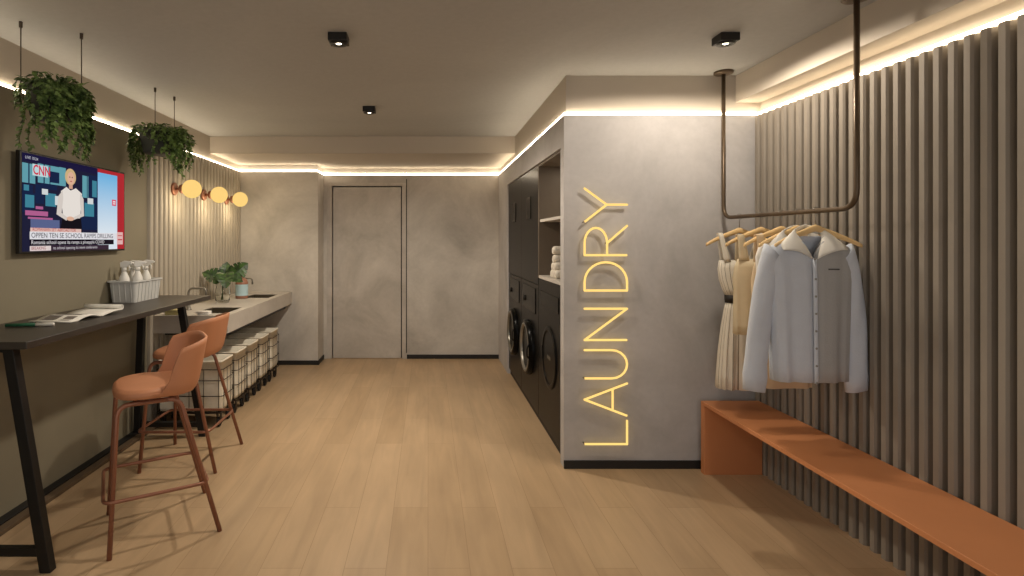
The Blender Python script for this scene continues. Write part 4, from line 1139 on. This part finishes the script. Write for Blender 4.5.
# --- simple top / dress / shirts
def tank(name, label, cat, d, m, z_hem, hw_hem, folds=0.006):
    y = 3.40 * d; cx = RX
    t = thing(name, label, cat, (cx, y, z_hem)); o_ = t.location.copy()
    b = MB(o_)
    rows = [(1.345, 0.13, 0.020), (1.30, 0.145, 0.026), (1.24, 0.155, 0.030)]
    nz = 6
    for k in range(1, nz + 1):
        q = k / nz; rows.append((1.24 + (z_hem - 1.24) * q, 0.150 + (hw_hem - 0.150) * q, 0.030 + 0.010 * q))
    garment_body(b, cx, y, rows, folds=folds, nf=8, ph=d * 20)
    b.build('garment_body', m, t, smooth=True, solid=0.003)
    for s in (-1, 1):
        b = MB(o_); top = hz(0.13) + 0.004
        for yy in (-1, 1):
            b.grid(lambda u, v, s=s, yy=yy: Vector((cx + s * (0.075 + 0.03 * u + 0.06 * v * (1 - 0.4 * u)), y - 0.007 * u + yy * (0.019 * (1 - u) + 0.0105 * u), 1.335 + (top - 1.335) * u)), 8, 4)
        b.grid(lambda u, v, s=s: Vector((cx + s * (0.105 + 0.036 * v), y - 0.007 + 0.0105 * math.cos(PI * u), top + 0.004 * math.sin(PI * u))), 8, 4)
        b.build('shoulder_strap', m, t, smooth=True, solid=0.003)
    return t
tank('sleeveless_top', 'beige sleeveless top hanging between the striped dress and the shirts', 'top', HD[1], M['beige'], 0.93, 0.150)
tank('tan_dress', 'tan dress hanging behind the grey blue shirt, its hem showing below', 'dress', HD[2], M['tan'], 0.685, 0.150, 0.008)

def shirt(name, label, cat, d, cx, mats, z_hem, zs, sleeve_z, hwb=0.172, detail=True):
    y = 3.40 * d
    t = thing(name, label, cat, (cx, y, z_hem)); o_ = t.location.copy()
    # body as a left and a right front panel and a back panel
    rows = [(zs, 0.075, 0.020), (zs - 0.025, 0.135, 0.030), (zs - 0.055, 0.185, 0.036), (zs - 0.10, 0.200, 0.042), (zs - 0.20, 0.192, 0.048)]
    for k in range(1, 7):
        q = k / 6; rows.append((zs - 0.20 + (z_hem - zs + 0.20) * q, 0.192 + (hwb - 0.192) * q, 0.048 + 0.006 * q))
    n = 64; dp = 1.0 if detail else 0.6
    def ringpt(i, k):
        z, hw, hd = rows[i]; a = 2 * PI * k / n; e = 0.62; ca, sa = math.cos(a), math.sin(a)
        q = i / (len(rows) - 1)
        xx = hw * (1 if ca >= 0 else -1) * abs(ca) ** e; yy = hd * (1 if sa >= 0 else -1) * abs(sa) ** e
        fo = 0.008 * q * math.sin(6 * a + 0.6) + 0.004 * q * math.sin(13 * a + 2)
        if sa < -0.02: z = min(z, zs - 0.108 + abs(xx) * 1.9)
        return Vector((cx + xx, y + yy * dp + fo * min(1, abs(sa) * 2), z))
    def panel(k0, k1, nm, m):
        b = MB(o_); ks = list(range(k0, k1 + 1)); vs = [ringpt(i, k) for i in range(len(rows)) for k in ks]
        w = len(ks); fs = [(i * w + j, i * w + j + 1, (i + 1) * w + j + 1, (i + 1) * w + j) for i in range(len(rows) - 1) for j in range(w - 1)]
        b.add(vs, fs); return b.build(nm, m, t, smooth=True, solid=0.003)
    panel(0, 32, 'back_panel', mats[0])
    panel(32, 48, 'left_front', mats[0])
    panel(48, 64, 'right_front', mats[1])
    # sleeves
    for s in ((-1, 1) if detail else ()):
        b = MB(o_); rings = []
        p0 = Vector((cx + s * 0.168, y, zs - 0.082)); p1 = Vector((cx + s * 0.232, y - 0.002, zs - 0.30)); p2 = Vector((cx + s * (0.262 if s < 0 else 0.225), y - 0.006, sleeve_z))
        m_ = 12
        for i in range(m_ + 1):
            q = i / m_
            c = p0 * (1 - q) ** 2 + p1 * 2 * q * (1 - q) + p2 * q * q
            w = 0.060 - 0.010 * q + (0.006 if 0.86 < q < 0.93 else 0); h = 0.034 - 0.006 * q
            tilt = -s * (0.75 * (1 - q) + 0.16)
            rings.append([c + Vector((w * math.cos(2 * PI * k / 20) * math.cos(tilt), h * math.sin(2 * PI * k / 20) * (1 + 0.12 * math.sin(q * 14 + k)), w * math.cos(2 * PI * k / 20) * math.sin(tilt) * -1.0)) for k in range(20)])
        loft(b, rings, False, False)
        sl = b.build('sleeve', mats[0], t, smooth=True, solid=0.003)
    # collar
    b = MB(o_)
    for s in (-1, 1):
        # wing: neck edge from the nape round to the V, outer edge from the nape to the collar point
        def wing(u, v, s=s):
            a = PI * 0.5 - u * PI * 0.86
            nx = 0.058 * math.cos(a) * (1 - 0.55 * u ** 4); ny = 0.030 * math.sin(a) - 0.016 * u * u
            nz = zs + 0.040 - 0.020 * u - 0.128 * u ** 3
            ox = 0.150 * math.sin(min(1, u * 1.15) * PI / 2) ** 1.2; oy = 0.040 - 0.086 * u; oz = zs + 0.030 - 0.095 * u ** 1.15
            x = nx + (ox - nx) * v; yy = ny + (oy - ny) * v; z = nz + (oz - nz) * v + 0.022 * math.sin(PI * v) * (1 - 0.4 * u)
            return Vector((cx + s * x, y + yy * dp - 0.010 * math.sin(PI * v) - 0.003, z))
        b.grid(wing, 22, 8)
    b.build('collar', mats[2], t, smooth=True, solid=0.0035)
    if detail:
        pk = MB(o_)
        pts = [ringpt(i, 48) + Vector((0, -0.006, 0)) for i in range(3, len(rows))]
        w = 0.016; vs = []
        for p in pts: vs += [p + Vector((-w, 0, 0)), p + Vector((0, -0.003, 0)), p + Vector((w * 0.2, 0, 0))]
        fs = []
        for i in range(len(pts) - 1):
            for j in range(2): fs.append((3 * i + j, 3 * i + j + 1, 3 * i + j + 4, 3 * i + j + 3))
        pk.add(vs, fs); pk.build('placket', mats[0], t, smooth=True, solid=0.003)
        for i in range(3, len(rows), 1):
            p = ringpt(i, 48) + Vector((-0.007, -0.0115, 0))
            MB(o_).lathe([(0, -0.001), (0.005, -0.001), (0.0055, 0.001), (0, 0.001)], p, 12, 'y').build('button', M['button'], t)
        em = MB(o_)
        for k in range(7):
            px = 0.060 + k * 0.0075
            q = ringpt(4, 53); zz = zs - 0.155
            em.box(cx + px, cx + px + 0.005, y - 0.0525, y - 0.0475, zz - 0.003, zz + 0.003)
        em.build('embroidered_mark', M['thread'], t)
    return t
shirt('white_blouse', 'white collared blouse mostly hidden behind the grey blue shirt', 'blouse', HD[3], RX - 0.01, (M['whitecloth'], M['whitecloth'], M['whitecloth']), 0.86, SHZ - 0.035, 0.80, 0.150, False)
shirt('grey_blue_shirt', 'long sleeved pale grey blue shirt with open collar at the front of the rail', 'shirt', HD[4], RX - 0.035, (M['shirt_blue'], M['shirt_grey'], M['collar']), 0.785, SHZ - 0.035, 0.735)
